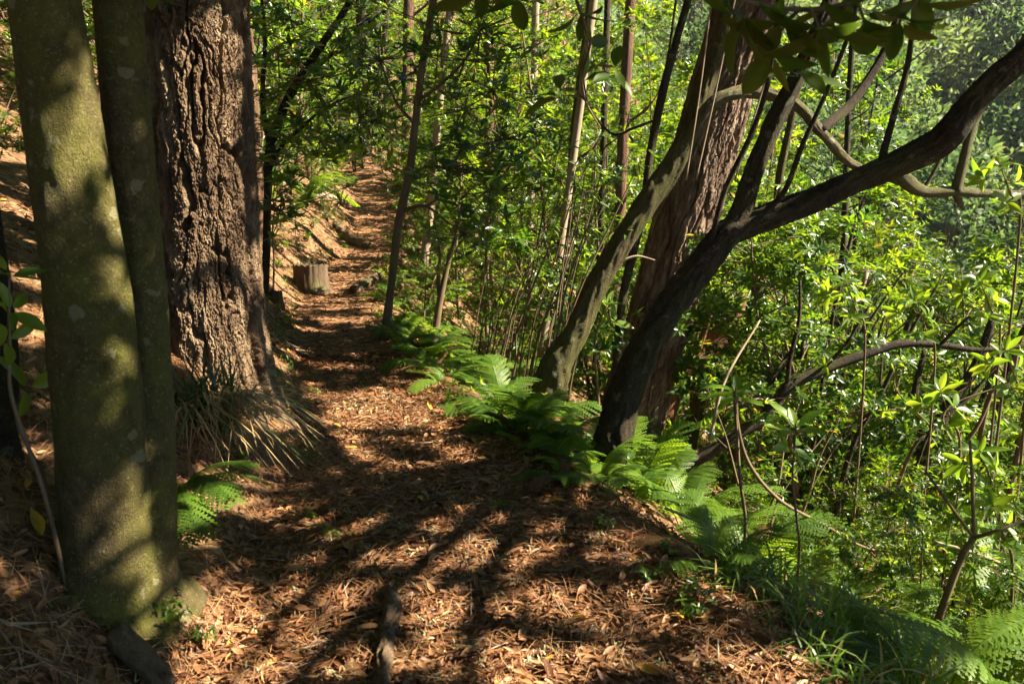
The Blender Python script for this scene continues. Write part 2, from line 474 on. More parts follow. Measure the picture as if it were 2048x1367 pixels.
# double laurel trunk beside the camera
bD = GND(243, 1185); YD = float(bD[1]); bD[2] -= .05
KD = YD / 2.62
t = thing('laurel_tree', 'mossy smooth-barked laurel with two thick trunks rising from one base beside the path', 'tree', bD)
DOUBLE = t
A_ = np.vstack([bD - [0, 0, .12], PY(228, 1200, YD), PY(212, 1000, YD), PY(196, 800, YD), PY(172, 560, YD), PY(138, 330, YD), PY(95, 30, YD), PY(60, -200, YD), PY(20, -520, YD + .1)])
obj('trunk', trunk_mesh('trunk', A_, [KD * q for q in (.172, .16, .145, .138, .130, .117, .103, .098, .09)], M['smoothbark'], bD, 64, 30, .08, 3, (.35, .16), .035), t)
B_ = np.vstack([bD + [.07, .10, -.1], PY(285, 1150, YD + .08), PY(300, 960, YD + .1), PY(300, 780, YD + .16), PY(284, 560, YD + .2), PY(258, 300, YD + .2), PY(236, 20, YD + .2), PY(222, -200, YD + .2), PY(230, -520, YD + .3)])
obj('second_trunk', trunk_mesh('second_trunk', B_, [KD * q for q in (.15, .12, .088, .078, .078, .079, .077, .075, .07)], M['smoothbark'], bD, 56, 30, .08, 5, (.2, .2), .035), t)
for k, (ax, ay, ln) in enumerate(((.75, -.55, .42), (-.5, -.8, .4))):
    p0 = bD + np.array([ax * .06, ay * .06, .10]); pts = [p0]
    for s in (.35, .7, 1.0):
        x, y = bD[0] + ax * ln * s, bD[1] + ay * ln * s
        pts.append(np.array([x, y, T(x, y) + .01 - .06 * s]))
    obj('root', trunk_mesh('root', np.array(pts), [.075, .055, .035, .012], M['smoothbark'], bD, 24, 14, .4, k, None, .15), t)

# pine with plated bark
def pine_trunk(P, rad, base, nu, nv, cw, ch, depth, seed):
    C = crom(P, 40)
    s = np.cumsum(np.r_[0, np.linalg.norm(np.diff(C, axis=0), axis=1)])
    sv = np.linspace(0, s[-1], nv)
    C = np.stack([np.interp(sv, s, C[:, k]) for k in range(3)], -1)
    r = np.interp(np.linspace(0, 1, nv), np.linspace(0, 1, len(rad)), rad)
    r = r * (1 + .45 * np.exp(-sv / .28))
    tg = np.gradient(C, axis=0); tg /= np.linalg.norm(tg, axis=1, keepdims=True)
    U = np.cross(tg, [0, 1, 0]); U /= np.linalg.norm(U, axis=1, keepdims=True); W = np.cross(tg, U)
    a = np.linspace(0, 2 * math.pi, nu, endpoint=False)
    circ = 2 * math.pi * np.mean(rad); ncol = max(6, int(round(circ / cw)))
    A, S = np.meshgrid(a, sv)
    ca, sa = np.cos(A) * 3, np.sin(A) * 3
    U0 = A / (2 * math.pi) * ncol; V0 = S / ch
    def pn(u, v, sd, per):
        iu = np.floor(u); iv = np.floor(v); fu = u - iu; fv = v - iv
        fu = fu * fu * (3 - 2 * fu); fv = fv * fv * (3 - 2 * fv)
        h = lambda i, j: _hash(np.mod(i, per), j, sd)
        return (h(iu, iv) * (1 - fu) + h(iu + 1, iv) * fu) * (1 - fv) + (h(iu, iv + 1) * (1 - fu) + h(iu + 1, iv + 1) * fu) * fv - .5
    wu = pn(U0, V0 * 2, seed + 20, ncol) + .6 * pn(U0 * 2, V0 * 5, seed + 21, ncol * 2) + .3 * pn(U0 * 5, V0 * 14, seed + 22, ncol * 5)
    u = U0 + .55 * wu; v = V0 + .7 * pn(U0, V0, seed + 23, ncol) + .25 * pn(U0 * 3, V0 * 3, seed + 26, ncol * 3)
    def crack(n, w):
        e = np.clip(np.abs(n) / w, 0, 1); return 1 - (1 - e) ** 2
    n1 = pn(u, v * .75, seed, ncol); n2 = pn(u * 2, v * 1.3, seed + 1, ncol * 2); n3 = pn(u * 2, v * 3.2, seed + 2, ncol * 2)
    e1 = crack(n1, .10); e2 = crack(n2, .09); e3 = crack(n3 + .10, .04)
    fl = pn(u * 3, V0 * 5, seed + 3, ncol * 3) + .6 * pn(U0 * 7, V0 * 16, seed + 4, ncol * 7) + .4 * pn(U0 * 14, V0 * 40, seed + 5, ncol * 14)
    big = pn(U0 * .25, V0 * .4, seed + 6, max(1, ncol // 4))
    step = np.floor(5 * (pn(u * 2, v * 2, seed + 7, ncol * 2) + .5)) / 5
    ID = pn(u * 1, v * 1.4, seed + 8, ncol) + .5 + .4 * pn(U0 * 4, V0 * 7, seed + 9, ncol * 4)
    disp = depth * (1.9 * e1 - 1.6) + depth * .8 * (e2 - 1) * e1 + depth * .5 * (e3 - 1) * e1 + depth * .7 * step * e1 + depth * .28 * fl * (.2 + e1) + depth * 1.2 * big
    disp = disp + depth * .10 * np.random.default_rng(int(seed)).normal(0, 1, disp.shape)
    rr = r[:, None] + disp
    V = C[:, None] + rr[..., None] * (np.cos(A)[..., None] * U[:, None] + np.sin(A)[..., None] * W[:, None])
    i = np.arange(nv - 1)[:, None]; j = np.arange(nu)[None]
    q = np.stack([i * nu + j, i * nu + (j + 1) % nu, (i + 1) * nu + (j + 1) % nu, (i + 1) * nu + j], -1).reshape(-1, 4)
    b = MB(); b.add((V - base).reshape(-1, 3), [q, np.arange(nu)[None] + (nv - 1) * nu], np.clip(.5 + .7 * (ID - .5) + .5 * fl, 0, 1).ravel())
    return b

YP = 4.75
xP = PY(430, 700, YP)[0]
bP = np.array([xP, YP, T(xP, YP) - .1])
t = thing('pine_tree', 'thick pine trunk with deep plated brown bark on the bank beside the path', 'tree', bP)
PINE = t
P_ = np.vstack([bP - [0, 0, .15], PY(430, 640, YP), PY(415, 450, YP), PY(402, 250, YP), PY(390, 20, YP), PY(375, -250, YP), PY(350, -700, YP), PY(340, -1200, YP)])
obj('trunk', pine_trunk(P_, [.28, .275, .272, .268, .262, .255, .24, .22], bP, 480, 640, .07, .34, .026, 4.0).mesh('trunk', M['pine'], False), t)
# roots flaring from the pine foot
for k, (ax, ay, ln) in enumerate(((.75, -.7, .5), (.95, -.05, .4))):
    pts = [bP + np.array([ax * .2, ay * .2, .16])]
    for s in (.4, .75, 1.0):
        x, y = bP[0] + ax * (.2 + ln * s), bP[1] + ay * (.2 + ln * s)
        pts.append(np.array([x, y, T(x, y) + .05 - .10 * s]))
    obj('root', trunk_mesh('root', np.array(pts), [.09, .07, .045, .02], M['deadwood'], bP, 14, 8, .5, k + 20), t)

YR = 7.0
xR = PY(1245, 940, YR)[0]
bR = np.array([xR, YR, T(xR, YR) - .15])
t = thing('pine_tree', 'tall leaning pine with narrow reddish bark ridges standing behind the crossing laurel trunks', 'tree', bR)
PINE2 = t
P_ = np.vstack([bR, PY(1262, 850, YR), PY(1300, 700, YR), PY(1345, 540, YR), PY(1388, 380, YR), PY(1440, 190, YR), PY(1496, 0, YR), PY(1560, -230, YR), PY(1680, -700, YR), PY(1790, -1100, YR)])
obj('trunk', pine_trunk(P_, [.30, .285, .27, .262, .255, .25, .24, .23, .2, .17], bR, 300, 480, .055, .36, .018, 14.0).mesh('trunk', M['pine2'], False), t)

# leaning laurel with arching mossy branch
YA = 6.0
bA = PY(1085, 800, YA); bA[2] = T(bA[0], bA[1]) - .05
t = thing('laurel_tree', 'olive leaning laurel trunk with a mossy branch arching over towards the pine', 'tree', bA)
LEAN = t
A_ = np.vstack([bA - [.05, 0, .1], PY(1108, 745, YA), PY(1150, 670, YA), PY(1185, 590, YA), PY(1235, 500, YA), PY(1295, 405, YA), PY(1352, 320, YA), PY(1395, 215, YA), PY(1432, 110, YA), PY(1462, 0, YA), PY(1500, -150, YA + .1), PY(1580, -400, YA + .3)])
obj('trunk', trunk_mesh('trunk', A_, [.15, .125, .098, .088, .084, .08, .077, .068, .065, .06, .055, .04], M['leanbark'], bA, 56, 30, .24, 8, (.3, .2), .16), t)
A2 = np.vstack([PY(1340, 335, YA), PY(1375, 285, YA - .05), PY(1420, 215, YA - .1), PY(1470, 188, YA - .1), PY(1530, 188, YA), PY(1590, 210, YA), PY(1640, 262, YA), PY(1700, 325, YA + .1), PY(1760, 350, YA + .2), PY(1820, 372, YA + .2)])
obj('branch', trunk_mesh('branch', A2, [.048, .046, .05, .048, .044, .04, .035, .03, .026, .018], M['lichenbark'], bA, 32, 16, .4, 9, None, .25), t)
A3 = np.vstack([PY(1640, 262, YA), PY(1700, 210, YA + .2), PY(1760, 120, YA + .3), PY(1800, 20, YA + .3), PY(1830, -100, YA + .4)])
obj('branch', trunk_mesh('branch', A3, [.04, .035, .032, .026, .02], M['darkbark'], bA, 10, 8, .2, 19), t)

# dark forked laurel reaching out to the right
YB = 4.55
bB = PY(1215, 900, YB); bB[2] = T(bB[0], bB[1]) - .05
t = thing('laurel_tree', 'dark forked laurel with a heavy limb sweeping out over the valley', 'tree', bB)
FORK = t
A_ = np.vstack([bB - [.04, 0, .1], PY(1240, 810, YB), PY(1292, 690, YB), PY(1340, 612, YB), PY(1400, 530, YB), PY(1452, 470, YB), PY(1510, 442, YB), PY(1620, 402, YB - .05), PY(1750, 345, YB - .1), PY(1850, 302, YB - .15), PY(1905, 262, YB - .2), PY(1960, 190, YB - .2), PY(2060, 100, YB - .25), PY(2180, 0, YB - .3), PY(2380, -160, YB - .4)])
obj('trunk', trunk_mesh('trunk', A_, [.12, .09, .078, .074, .072, .08, .07, .066, .065, .067, .07, .06, .057, .055, .045], M['darkbark'], bB, 64, 34, .3, 11, (.35, .25), .22), t)
A2 = np.vstack([PY(1448, 478, YB), PY(1480, 425, YB), PY(1505, 350, YB), PY(1540, 265, YB), PY(1590, 165, YB), PY(1632, 70, YB), PY(1668, -20, YB), PY(1720, -160, YB)])
obj('second_trunk', trunk_mesh('second_trunk', A2, [.066, .058, .052, .05, .047, .043, .04, .034], M['darkbark'], bB, 52, 34, .28, 12, None, .22), t)
for k, (pts, r) in enumerate((
    ([(1760, 330, 4.45), (1785, 240, 4.45), (1815, 130, 4.45), (1828, 20, 4.4), (1830, -80, 4.4)], [.022, .018, .016, .014, .012]),
    ([(1525, 430, 4.5), (1570, 380, 4.4), (1605, 290, 4.35), (1650, 190, 4.3), (1700, 60, 4.3), (1730, -60, 4.3)], [.018, .015, .014, .012, .011, .01]),
    ([(1880, 275, 4.4), (1930, 210, 4.6), (1990, 130, 4.8), (2060, 95, 5.0)], [.02, .014, .012, .01]),
    ([(1400, 535, 4.55), (1425, 470, 4.5), (1450, 380, 4.45), (1510, 250, 4.4), (1545, 120, 4.4), (1560, -30, 4.4)], [.02, .016, .016, .015, .014, .012]))):
    obj('twig', trunk_mesh('twig', poly_px(pts), r, M['darkbark'], bB, 8, 8, .15, 30 + k), t)

# mossy horizontal limb high over the valley, upper right
def solo(name, label, cat, pts, rad, mat, n=10, lump=.15, seed=0, twigs=(), group=None, ground=False, part='stem', twigpart='branch', twigmat=None):
    P = poly_px(pts)
    b = P[0].copy()
    if ground:
        b[2] = T(b[0], b[1]) - .04; P = np.vstack([b, P[1:]]) if P[1][2] > b[2] else P
    t = thing(name, label, cat, b, group)
    obj(part, trunk_mesh(part, P, rad, mat, b, n, 8, lump, seed), t)
    for k, (tp, tr) in enumerate(twigs):
        obj(twigpart, trunk_mesh(twigpart, poly_px(tp), tr, twigmat or mat, b, max(6, n - 3), 8, lump, seed + k + 1), t)
    return t

YV = 5.6
solo('mossy_branch', 'crooked lichen-grey bough running level below the dark limb', 'branch',
     [(1790, 330, YV), (1815, 365, YV), (1850, 384, YV), (1910, 384, YV), (1980, 388, YV), (2060, 388, YV), (2200, 370, YV)], [.04, .048, .036, .034, .032, .03, .026], M['lichenbark'], 16, .35, 40,
     [([(1912, 384, YV), (1925, 330, YV), (1950, 240, YV), (2000, 150, YV), (2060, 60, YV)], [.036, .03, .028, .024, .02]),
      ([(1912, 384, YV), (1920, 405, YV), (1928, 420, YV)], [.03, .022, .012]),
      ([(1848, 378, YV), (1875, 330, YV), (1895, 280, YV)], [.014, .012, .01])])
solo('broken_tree', 'splintered red-brown dead trunk leaning up the slope', 'dead tree',
     [(1290, 850, 7.6), (1350, 760, 7.6), (1410, 705, 7.6), (1465, 640, 7.6), (1490, 590, 7.6)], [.13, .12, .10, .085, .03], M['redwood'], 14, .5, 50, ground=True, part='trunk',
     twigs=[([(1340, 770, 7.6), (1400, 770, 7.5), (1440, 785, 7.5)], [.07, .06, .02]), ([(1380, 735, 7.6), (1410, 660, 7.5), (1425, 620, 7.5)], [.05, .03, .008])], twigpart='broken_limb')
solo('lichen_tree', 'mossy grey trunk leaning beside the broken red trunk', 'tree',
     [(1360, 900, 8.2), (1405, 780, 8.2), (1460, 690, 8.2), (1500, 610, 8.2), (1540, 525, 8.2), (1555, 440, 8.2), (1560, 350, 8.2), (1590, 200, 8.2), (1610, 50, 8.2)], [.075, .068, .062, .058, .054, .05, .042, .034, .026], M['leanbark'], 14, .25, 55, ground=True, part='trunk')
solo('fallen_limb', 'long dark limb rising from the slope and bending level across the valley', 'branch',
     [(1270, 1040, 5.9), (1330, 970, 5.9), (1425, 900, 5.9), (1530, 830, 5.9), (1575, 775, 5.9), (1640, 742, 5.9), (1720, 712, 5.9), (1800, 688, 5.9), (1880, 690, 5.9), (1960, 700, 5.9), (2060, 690, 5.9)], [.055, .053, .05, .047, .045, .041, .037, .032, .027, .022, .016], M['darkbark'], 14, .25, 60, part='limb',
     twigs=[([(1575, 775, 5.9), (1580, 720, 5.9), (1598, 640, 5.9), (1600, 560, 5.9)], [.022, .02, .016, .01]), ([(1640, 742, 5.9), (1690, 690, 5.8), (1740, 610, 5.8)], [.016, .012, .008]),
            ([(1530, 830, 5.9), (1545, 760, 6), (1590, 690, 6.1)], [.03, .02, .012]), ([(1880, 690, 5.9), (1930, 640, 5.8), (1985, 600, 5.8)], [.014, .01, .007])], twigpart='twig')
solo('leaning_tree', 'dark mossy trunk leaning out of the gully below the level limb', 'tree',
     [(1660, 1290, 6.6), (1740, 1150, 6.6), (1800, 1030, 6.6), (1850, 900, 6.6), (1905, 800, 6.6), (1950, 735, 6.6), (1985, 640, 6.6)], [.085, .078, .07, .062, .05, .04, .03], M['darkbark'], 16, .25, 65, ground=True, part='trunk',
     twigs=[([(1850, 900, 6.6), (1830, 800, 6.7), (1850, 700, 6.8)], [.05, .035, .02])])
solo('leaning_tree', 'slender brown trunk leaning over the ferns in the gully', 'tree',
     [(1700, 1220, 5.6), (1735, 1130, 5.6), (1770, 1060, 5.6), (1810, 1020, 5.7)], [.045, .04, .036, .02], M['deadwood'], 10, .15, 66, ground=True, part='trunk')
solo('fallen_log', 'dark log lying level across the gully under the thicket', 'log',
     [(1535, 992, 7.4), (1600, 985, 7.4), (1690, 992, 7.4), (1770, 982, 7.5)], [.05, .055, .05, .035], M['darkbark'], 12, .2, 67, part='bole')
solo('forked_sapling', 'thin dark forked sapling rising from the ferns at the bottom corner', 'sapling',
     [(1790, 1500, 3.1), (1815, 1420, 3.1), (1850, 1320, 3.1), (1890, 1200, 3.1), (1925, 1110, 3.1), (1948, 1075, 3.1)], [.022, .02, .018, .016, .014, .012], M['twig'], 8, .15, 70, ground=True,
     twigs=[([(1948, 1075, 3.1), (1945, 980, 3.1), (1940, 880, 3.1)], [.009, .007, .005]), ([(1948, 1075, 3.1), (1900, 1010, 3.1), (1850, 940, 3.2)], [.009, .007, .005]), ([(1948, 1075, 3.1), (1990, 1062, 3.0), (2050, 1040, 3.0)], [.009, .008, .006])])
solo('bare_bramble', 'thin bare stem arching over the edge of the path and down the slope', 'stem',
     [(1330, 1015, 3.4), (1430, 1060, 3.4), (1500, 1120, 3.4), (1560, 1190, 3.35), (1600, 1270, 3.3), (1640, 1340, 3.3)], [.006, .006, .005, .005, .004, .003], M['paletwig'], 6, .1, 71)
solo('bare_bramble', 'dark wiry stem arching from the ferns down towards the gully log', 'stem',
     [(1470, 760, 3.8), (1475, 850, 3.8), (1500, 930, 3.8), (1560, 1000, 3.8), (1650, 1050, 3.9), (1720, 1090, 4.0), (1790, 1110, 4.2)], [.012, .011, .010, .009, .008, .007, .005], M['twig'], 7, .1, 72)

# slender tree and sapling beside the path, middle distance
CT = solo('slender_tree', 'slender crooked young tree growing at the outer edge of the path', 'tree',
     [(766, 690, 7.7), (772, 650, 7.7), (784, 560, 7.7), (797, 450, 7.7), (818, 350, 7.7), (830, 250, 7.7), (845, 130, 7.7), (866, 10, 7.7), (885, -120, 7.7), (900, -300, 7.7)], [.052, .045, .04, .038, .042, .036, .034, .032, .028, .018], M['twig'], 20, .25, 80, ground=True, part='trunk',
     twigs=[([(818, 352, 7.7), (850, 335, 7.6), (900, 335, 7.5), (950, 340, 7.5)], [.02, .014, .01, .006]), ([(806, 420, 7.7), (850, 412, 7.6), (890, 440, 7.5), (930, 470, 7.4)], [.02, .014, .01, .006]),
            ([(852, 412, 7.6), (880, 400, 7.5), (905, 430, 7.4)], [.01, .008, .005]), ([(838, 200, 7.7), (880, 170, 7.6), (930, 120, 7.6), (960, 60, 7.5)], [.018, .014, .01, .006]), ([(830, 250, 7.7), (790, 200, 7.7), (760, 120, 7.7)], [.016, .012, .007])])
solo('forked_sapling', 'small forked sapling on the slope just beyond the slender tree', 'sapling',
     [(868, 685, 8.2), (874, 640, 8.2), (884, 580, 8.2), (898, 520, 8.2), (912, 470, 8.2), (925, 400, 8.2)], [.045, .038, .034, .026, .022, .012], M['twig'], 10, .15, 85, ground=True,
     twigs=[([(880, 598, 8.2), (876, 560, 8.2), (880, 500, 8.2), (868, 440, 8.2)], [.024, .02, .016, .01])])
solo('climbing_stem', 'straight dark red-brown stem rising behind the leaning laurel', 'stem',
     [(1225, 800, 6.5), (1240, 640, 6.5), (1272, 480, 6.5), (1290, 400, 6.5), (1300, 310, 6.5), (1325, 185, 6.5), (1350, 90, 6.5), (1376, 0, 6.5), (1400, -100, 6.5)], [.04, .038, .036, .036, .032, .034, .03, .03, .026], M['darkbark'], 12, .12, 90, ground=True,
     twigs=[([(1325, 180, 6.5), (1340, 90, 6.4), (1352, 0, 6.4)], [.012, .01, .009]), ([(1312, 240, 6.5), (1270, 255, 6.4), (1225, 268, 6.4), (1180, 215, 6.4), (1165, 150, 6.4)], [.012, .011, .01, .008, .006])])
for k, (x0, x1, x2) in enumerate(((1372, 1400, 1428), (1392, 1432, 1478), (1470, 1525, 1590))):
    solo('hanging_vine', ('thin vine hanging in front of the leaning laurel trunk', 'pale vine crossing the reddish pine trunk', 'thin vine hanging between pine and dark fork')[k], 'vine',
         [(x0, 360, 5.2), (x1, 180, 5.2), (x2, -40, 5.2)], [.006, .006, .006], M['paletwig'], 5, .1, 93 + k)

# left shrub tree beyond the pine
LS = solo('laurel_tree', 'small dark laurel with forked stems on the bank just beyond the plated pine', 'tree',
     [(528, 590, 8.6), (533, 500, 8.6), (535, 400, 8.6), (540, 300, 8.6), (575, 200, 8.6), (630, 110, 8.6), (690, 20, 8.6), (730, -60, 8.6)], [.045, .045, .042, .05, .045, .04, .034, .025], M['darkbark'], 12, .15, 97, ground=True, part='trunk',
     twigs=[([(537, 340, 8.6), (565, 290, 8.5), (610, 250, 8.4), (650, 210, 8.3)], [.03, .022, .016, .01]), ([(540, 300, 8.6), (525, 200, 8.6), (530, 80, 8.6), (520, -30, 8.6)], [.03, .026, .02, .014])])
solo('thin_sapling', 'thin straight sapling beside the small dark laurel near the stump', 'sapling',
     [(545, 590, 8.9), (548, 520, 8.9), (545, 460, 8.9), (555, 380, 8.9)], [.012, .011, .01, .006], M['twig'], 6, .1, 99, ground=True)
solo('shadowed_stem', 'dark crooked trunk in deep shade at the edge beside the double trunk', 'tree',
     [(25, 960, 2.75), (8, 860, 2.75), (12, 740, 2.75), (2, 620, 2.75), (-30, 400, 2.75), (-60, 100, 2.75)], [.05, .045, .042, .04, .04, .035], M['darkbark'], 12, .15, 101, ground=True, part='trunk',
     twigs=[([(12, 740, 2.75), (25, 650, 2.7), (22, 560, 2.7)], [.008, .006, .004])])

# ------------------------------------------------------------------ stump, logs, roots, sticks
def stump(px, py, Y, rad, h, label, seed):
    p = PY(px, py, Y); p[2] = T(p[0], p[1])
    t = thing('tree_stump', label, 'stump', p)
    n, m = 96, 22
    a = np.linspace(0, 2 * math.pi, n, endpoint=False); s = np.linspace(-.25, 1, m)
    A, S = np.meshgrid(a, s)
    fl = 1 + .20 * fbm(np.cos(A) * 3, np.sin(A) * 3, seed, 3) + .07 * vn(A * 14, S * 2, seed) + .30 * np.exp(-np.clip(S, 0, 1) / .25)
    ht = h * (S + (S > .5) * .14 * (S - .5) * 2 * vn(A * 5, 0 * A, seed + 1))
    V = np.stack([rad * fl * np.cos(A), rad * fl * np.sin(A), ht], -1)
    i = np.arange(m - 1)[:, None]; j = np.arange(n)[None]
    q = np.stack([i * n + j, i * n + (j + 1) % n, (i + 1) * n + (j + 1) % n, (i + 1) * n + j], -1).reshape(-1, 4)
    b = MB(); b.add(V.reshape(-1, 3), [q]); obj('bole', b.mesh('bole', M['deadwood']), t)
    b = MB(); rings = [1.0, .97, .8, .6, .35, .1]
    W = []
    for k, f in enumerate(rings):
        w = V[-1] * np.array([f, f, 1]); w[:, 2] = V[-1][:, 2] + (.002 if k == 0 else -.03 - .05 * (1 - f)) + .012 * vn(a * 9, 0 * a + k, seed + k)
        W.append(w)
    W = np.vstack(W); i = np.arange(len(rings) - 1)[:, None]
    q = np.stack([i * n + j, i * n + (j + 1) % n, (i + 1) * n + (j + 1) % n, (i + 1) * n + j], -1).reshape(-1, 4)
    b.add(W, [q, np.arange(n)[None] + (len(rings) - 1) * n]); obj('cut_face', b.mesh('cut_face', M['deadwood']), t)
stump(622, 565, 10.6, .21, .36, 'squat fluted tree stump with a weathered cut top on the bank above the path', 3.0)
stump(553, 625, 8.7, .07, .16, 'small rotten stump low in the bank between the pine and the large stump', 5.0)

def log(label, a, b, r, mat, seed, name='log', lift=.0):
    pa, pb = GND(*a), GND(*b)
    P = [pa * (1 - t_) + pb * t_ for t_ in np.linspace(0, 1, 5)]
    P = np.array([[x, y, T(x, y) + r * .55 + lift + .01 * vn(seed + k, k * 1.7, seed)] for k, (x, y, z) in enumerate(P)])
    t = thing(name, label, 'log', pa)
    obj('bole', trunk_mesh('bole', P, [r, r * 1.05, r, r * .92, r * .85], mat, pa, 32, 20, .35, seed, None, .28), t)
    return t
log('short mossy log lying at the outer edge of the path near the stump', (708, 588), (758, 560), .085, M['deadwood'], 1)
log('dark fallen log lying on the bank beside the narrow far stretch of path', (672, 456), (735, 497), .085, M['rootbark'], 2)
log('pale bare log lying down the slope below the forked sapling', (862, 510), (874, 545), .06, M['paletwig'], 3)
log('thick dark broken branch lying at the foot of the double trunk', (235, 1290), (335, 1395), .04, M['rootbark'], 4, 'fallen_branch', .015)
log('brown log end poking out of the slope under the bare stem', (1535, 1095), (1580, 1130), .05, M['deadwood'], 6)
log('sunlit pale log on the bank beneath the pale fern', (600, 385), (690, 410), .07, M['paletwig'], 8)

def groundline(pts, r0):
    out = []
    for k, p in enumerate(pts):
        g = GND(*p); g[2] += r0[k]; out.append(g)
    return np.array(out)
P = groundline([(792, 1180), (775, 1200), (786, 1235), (772, 1280), (768, 1330), (760, 1400), (752, 1500)], [-.02, .022, .034, .03, .03, .024, .0])
t = thing('surface_root', 'gnarled moss-flecked root breaking through the litter in the middle of the path', 'root', P[0])
obj('root_bark', trunk_mesh('root_bark', P, [.010, .030, .034, .028, .033, .03, .02], M['rootbark'], P[0], 36, 26, .7, 7, None, .55), t)
Pb = groundline([(778, 1262), (800, 1280), (812, 1300)], [.03, .012, -.01])
obj('root_fork', trunk_mesh('root_fork', Pb, [.018, .014, .008], M['rootbark'], P[0], 10, 8, .4, 9), t)

# ------------------------------------------------------------------ foliage trees
def rdir(r, up):
    a = r.uniform(0, 2 * math.pi); v = np.array([math.cos(a), math.sin(a), up]); return v / np.linalg.norm(v)

def plant_meshes(name, seed, h, r0, bough_from, nb, blen, ntw, nros, nleaf, lsize, leafmat, woodmat, stems=1, lean=.15, hi=True, aspect=.34, up=.45):
    """returns (wood mesh, foliage mesh) of one small tree or shrub standing at the origin"""
    r = np.random.default_rng(seed)
    wood = MB(); C, A = [], []
    for s in range(stems):
        d0 = rdir(r, 0) * lean * h * r.uniform(.3, 1.0 + .6 * (stems > 1))
        top = np.array([d0[0], d0[1], h * r.uniform(.85, 1.05)])
        pts = [np.zeros(3) + (rdir(r, 0) * .06 if stems > 1 else 0)]
        for f in (.25, .5, .75, 1.0):
            pts.append(top * np.array([f ** 1.4, f ** 1.4, f]) + r.normal(0, .035 * h * .5, 3) * [1, 1, .2])
        S = crom(pts, 6)
        tube(wood, S, [r0, r0 * .8, r0 * .6, r0 * .35, r0 * .12], 7, .12, seed + s)
        for b in range(max(2, nb // stems)):
            f = bough_from + (1 - bough_from) * (b + r.uniform(0, .9)) / max(2, nb // stems)
            p0 = S[min(int(f * (len(S) - 1)), len(S) - 1)]
            d = rdir(r, up * r.uniform(.2, 1.6)); L = blen * h * r.uniform(.6, 1.15) * (1.15 - .55 * f)
            p1 = p0 + d * L * .5 + [0, 0, .04 * L]; p2 = p0 + d * L + np.array([0, 0, r.uniform(-.08, .2) * L])
            Bc = crom([p0, p1, p2], 5)
            tube(wood, Bc, [r0 * .38 * (1.1 - .6 * f), r0 * .2, r0 * .08], 5, .1, seed + b, caps=False)
            C.append(p2); A.append(d + [0, 0, .4])
            for k in range(ntw):
                q0 = Bc[int(r.uniform(.25, 1) * (len(Bc) - 1))]
                td = d * .6 + rdir(r, r.uniform(-.3, .9)); td /= np.linalg.norm(td)
                tl = L * r.uniform(.22, .5)
                q1 = q0 + td * tl
                tube(wood, np.array([q0, (q0 + q1) / 2 + r.normal(0, .02, 3), q1]), [r0 * .10, r0 * .05], 3, 0, 0, caps=False)
                for m in range(nros):
                    g = 1 - .42 * m + r.uniform(-.1, .1)
                    C.append(q0 + (q1 - q0) * g + r.normal(0, .03, 3)); A.append(td * .7 + rdir(r, .8) * .5 + [0, 0, .35])
    fol = MB()
    rosettes(fol, np.array(C), np.array(A), nleaf, lsize, aspect, hi, r)
    return wood.mesh(name + '_wood', woodmat), fol.mesh(name + '_foliage', leafmat)

V_TREE, V_BUSH, V_POLE, V_LIGHT = [], [], [], []
for k in range(5):
    V_TREE.append(plant_meshes('laurel', 100 + k, 5.2, .055, .22, 17, .34, 8, 2, 8, .125, M['laurel'], M['twig']))
for k in range(4):
    V_BUSH.append(plant_meshes('bush', 200 + k, 2.4, .025, .12, 16, .36, 7, 2, 8, .115, M['laurel'], M['twig'], stems=3, lean=.3))
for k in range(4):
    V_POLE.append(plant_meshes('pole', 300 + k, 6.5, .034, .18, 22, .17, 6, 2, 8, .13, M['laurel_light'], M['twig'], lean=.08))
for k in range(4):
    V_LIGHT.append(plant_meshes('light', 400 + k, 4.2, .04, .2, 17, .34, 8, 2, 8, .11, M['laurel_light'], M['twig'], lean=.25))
PROTO_N = {}
def place(var, name, label, cat, x, y, group, sc=1.0, rz=None, tilt=0.0, z=None, stem='stem', fol='crown'):
    w, f = var
    zz = T(x, y) - .06 if z is None else z
    t = thing(name, label, cat, (x, y, zz), group)
    t.rotation_euler = (R_(random.uniform(-tilt, tilt)), R_(random.uniform(-tilt, tilt)), random.uniform(0, 6.28) if rz is None else rz)
    t.scale = (sc * random.uniform(.92, 1.08), sc * random.uniform(.92, 1.08), sc)
    obj(stem, w, t); obj(fol, f, t)
    return t

def project(p):
    d = np.asarray(p) - [0, 0, CAMZ]
    D = d[1] * CP - d[2] * SP
    u = d[1] * SP + d[2] * CP
    return 1024 + FPX * d[0] / max(D, .01), 683.5 - FPX * u / max(D, .01), D

taken = []
def free(x, y, dmin):
    for a, b in taken:
        if (a - x) ** 2 + (b - y) ** 2 < dmin * dmin: return False
    taken.append((x, y)); return True

def scatter(n, xr, yr, dmin, fn, ok=lambda x, y: True, tries=40):
    k = 0; c = 0
    while k < n and c < n * tries:
        c += 1
        x, y = random.uniform(*xr), random.uniform(*yr)
        if not ok(x, y): continue
        px, py, D = project((x, y, T(x, y, False)))
        if px < -500 or px > 2500: continue
        if not free(x, y, dmin): continue
        fn(x, y); k += 1
    return k

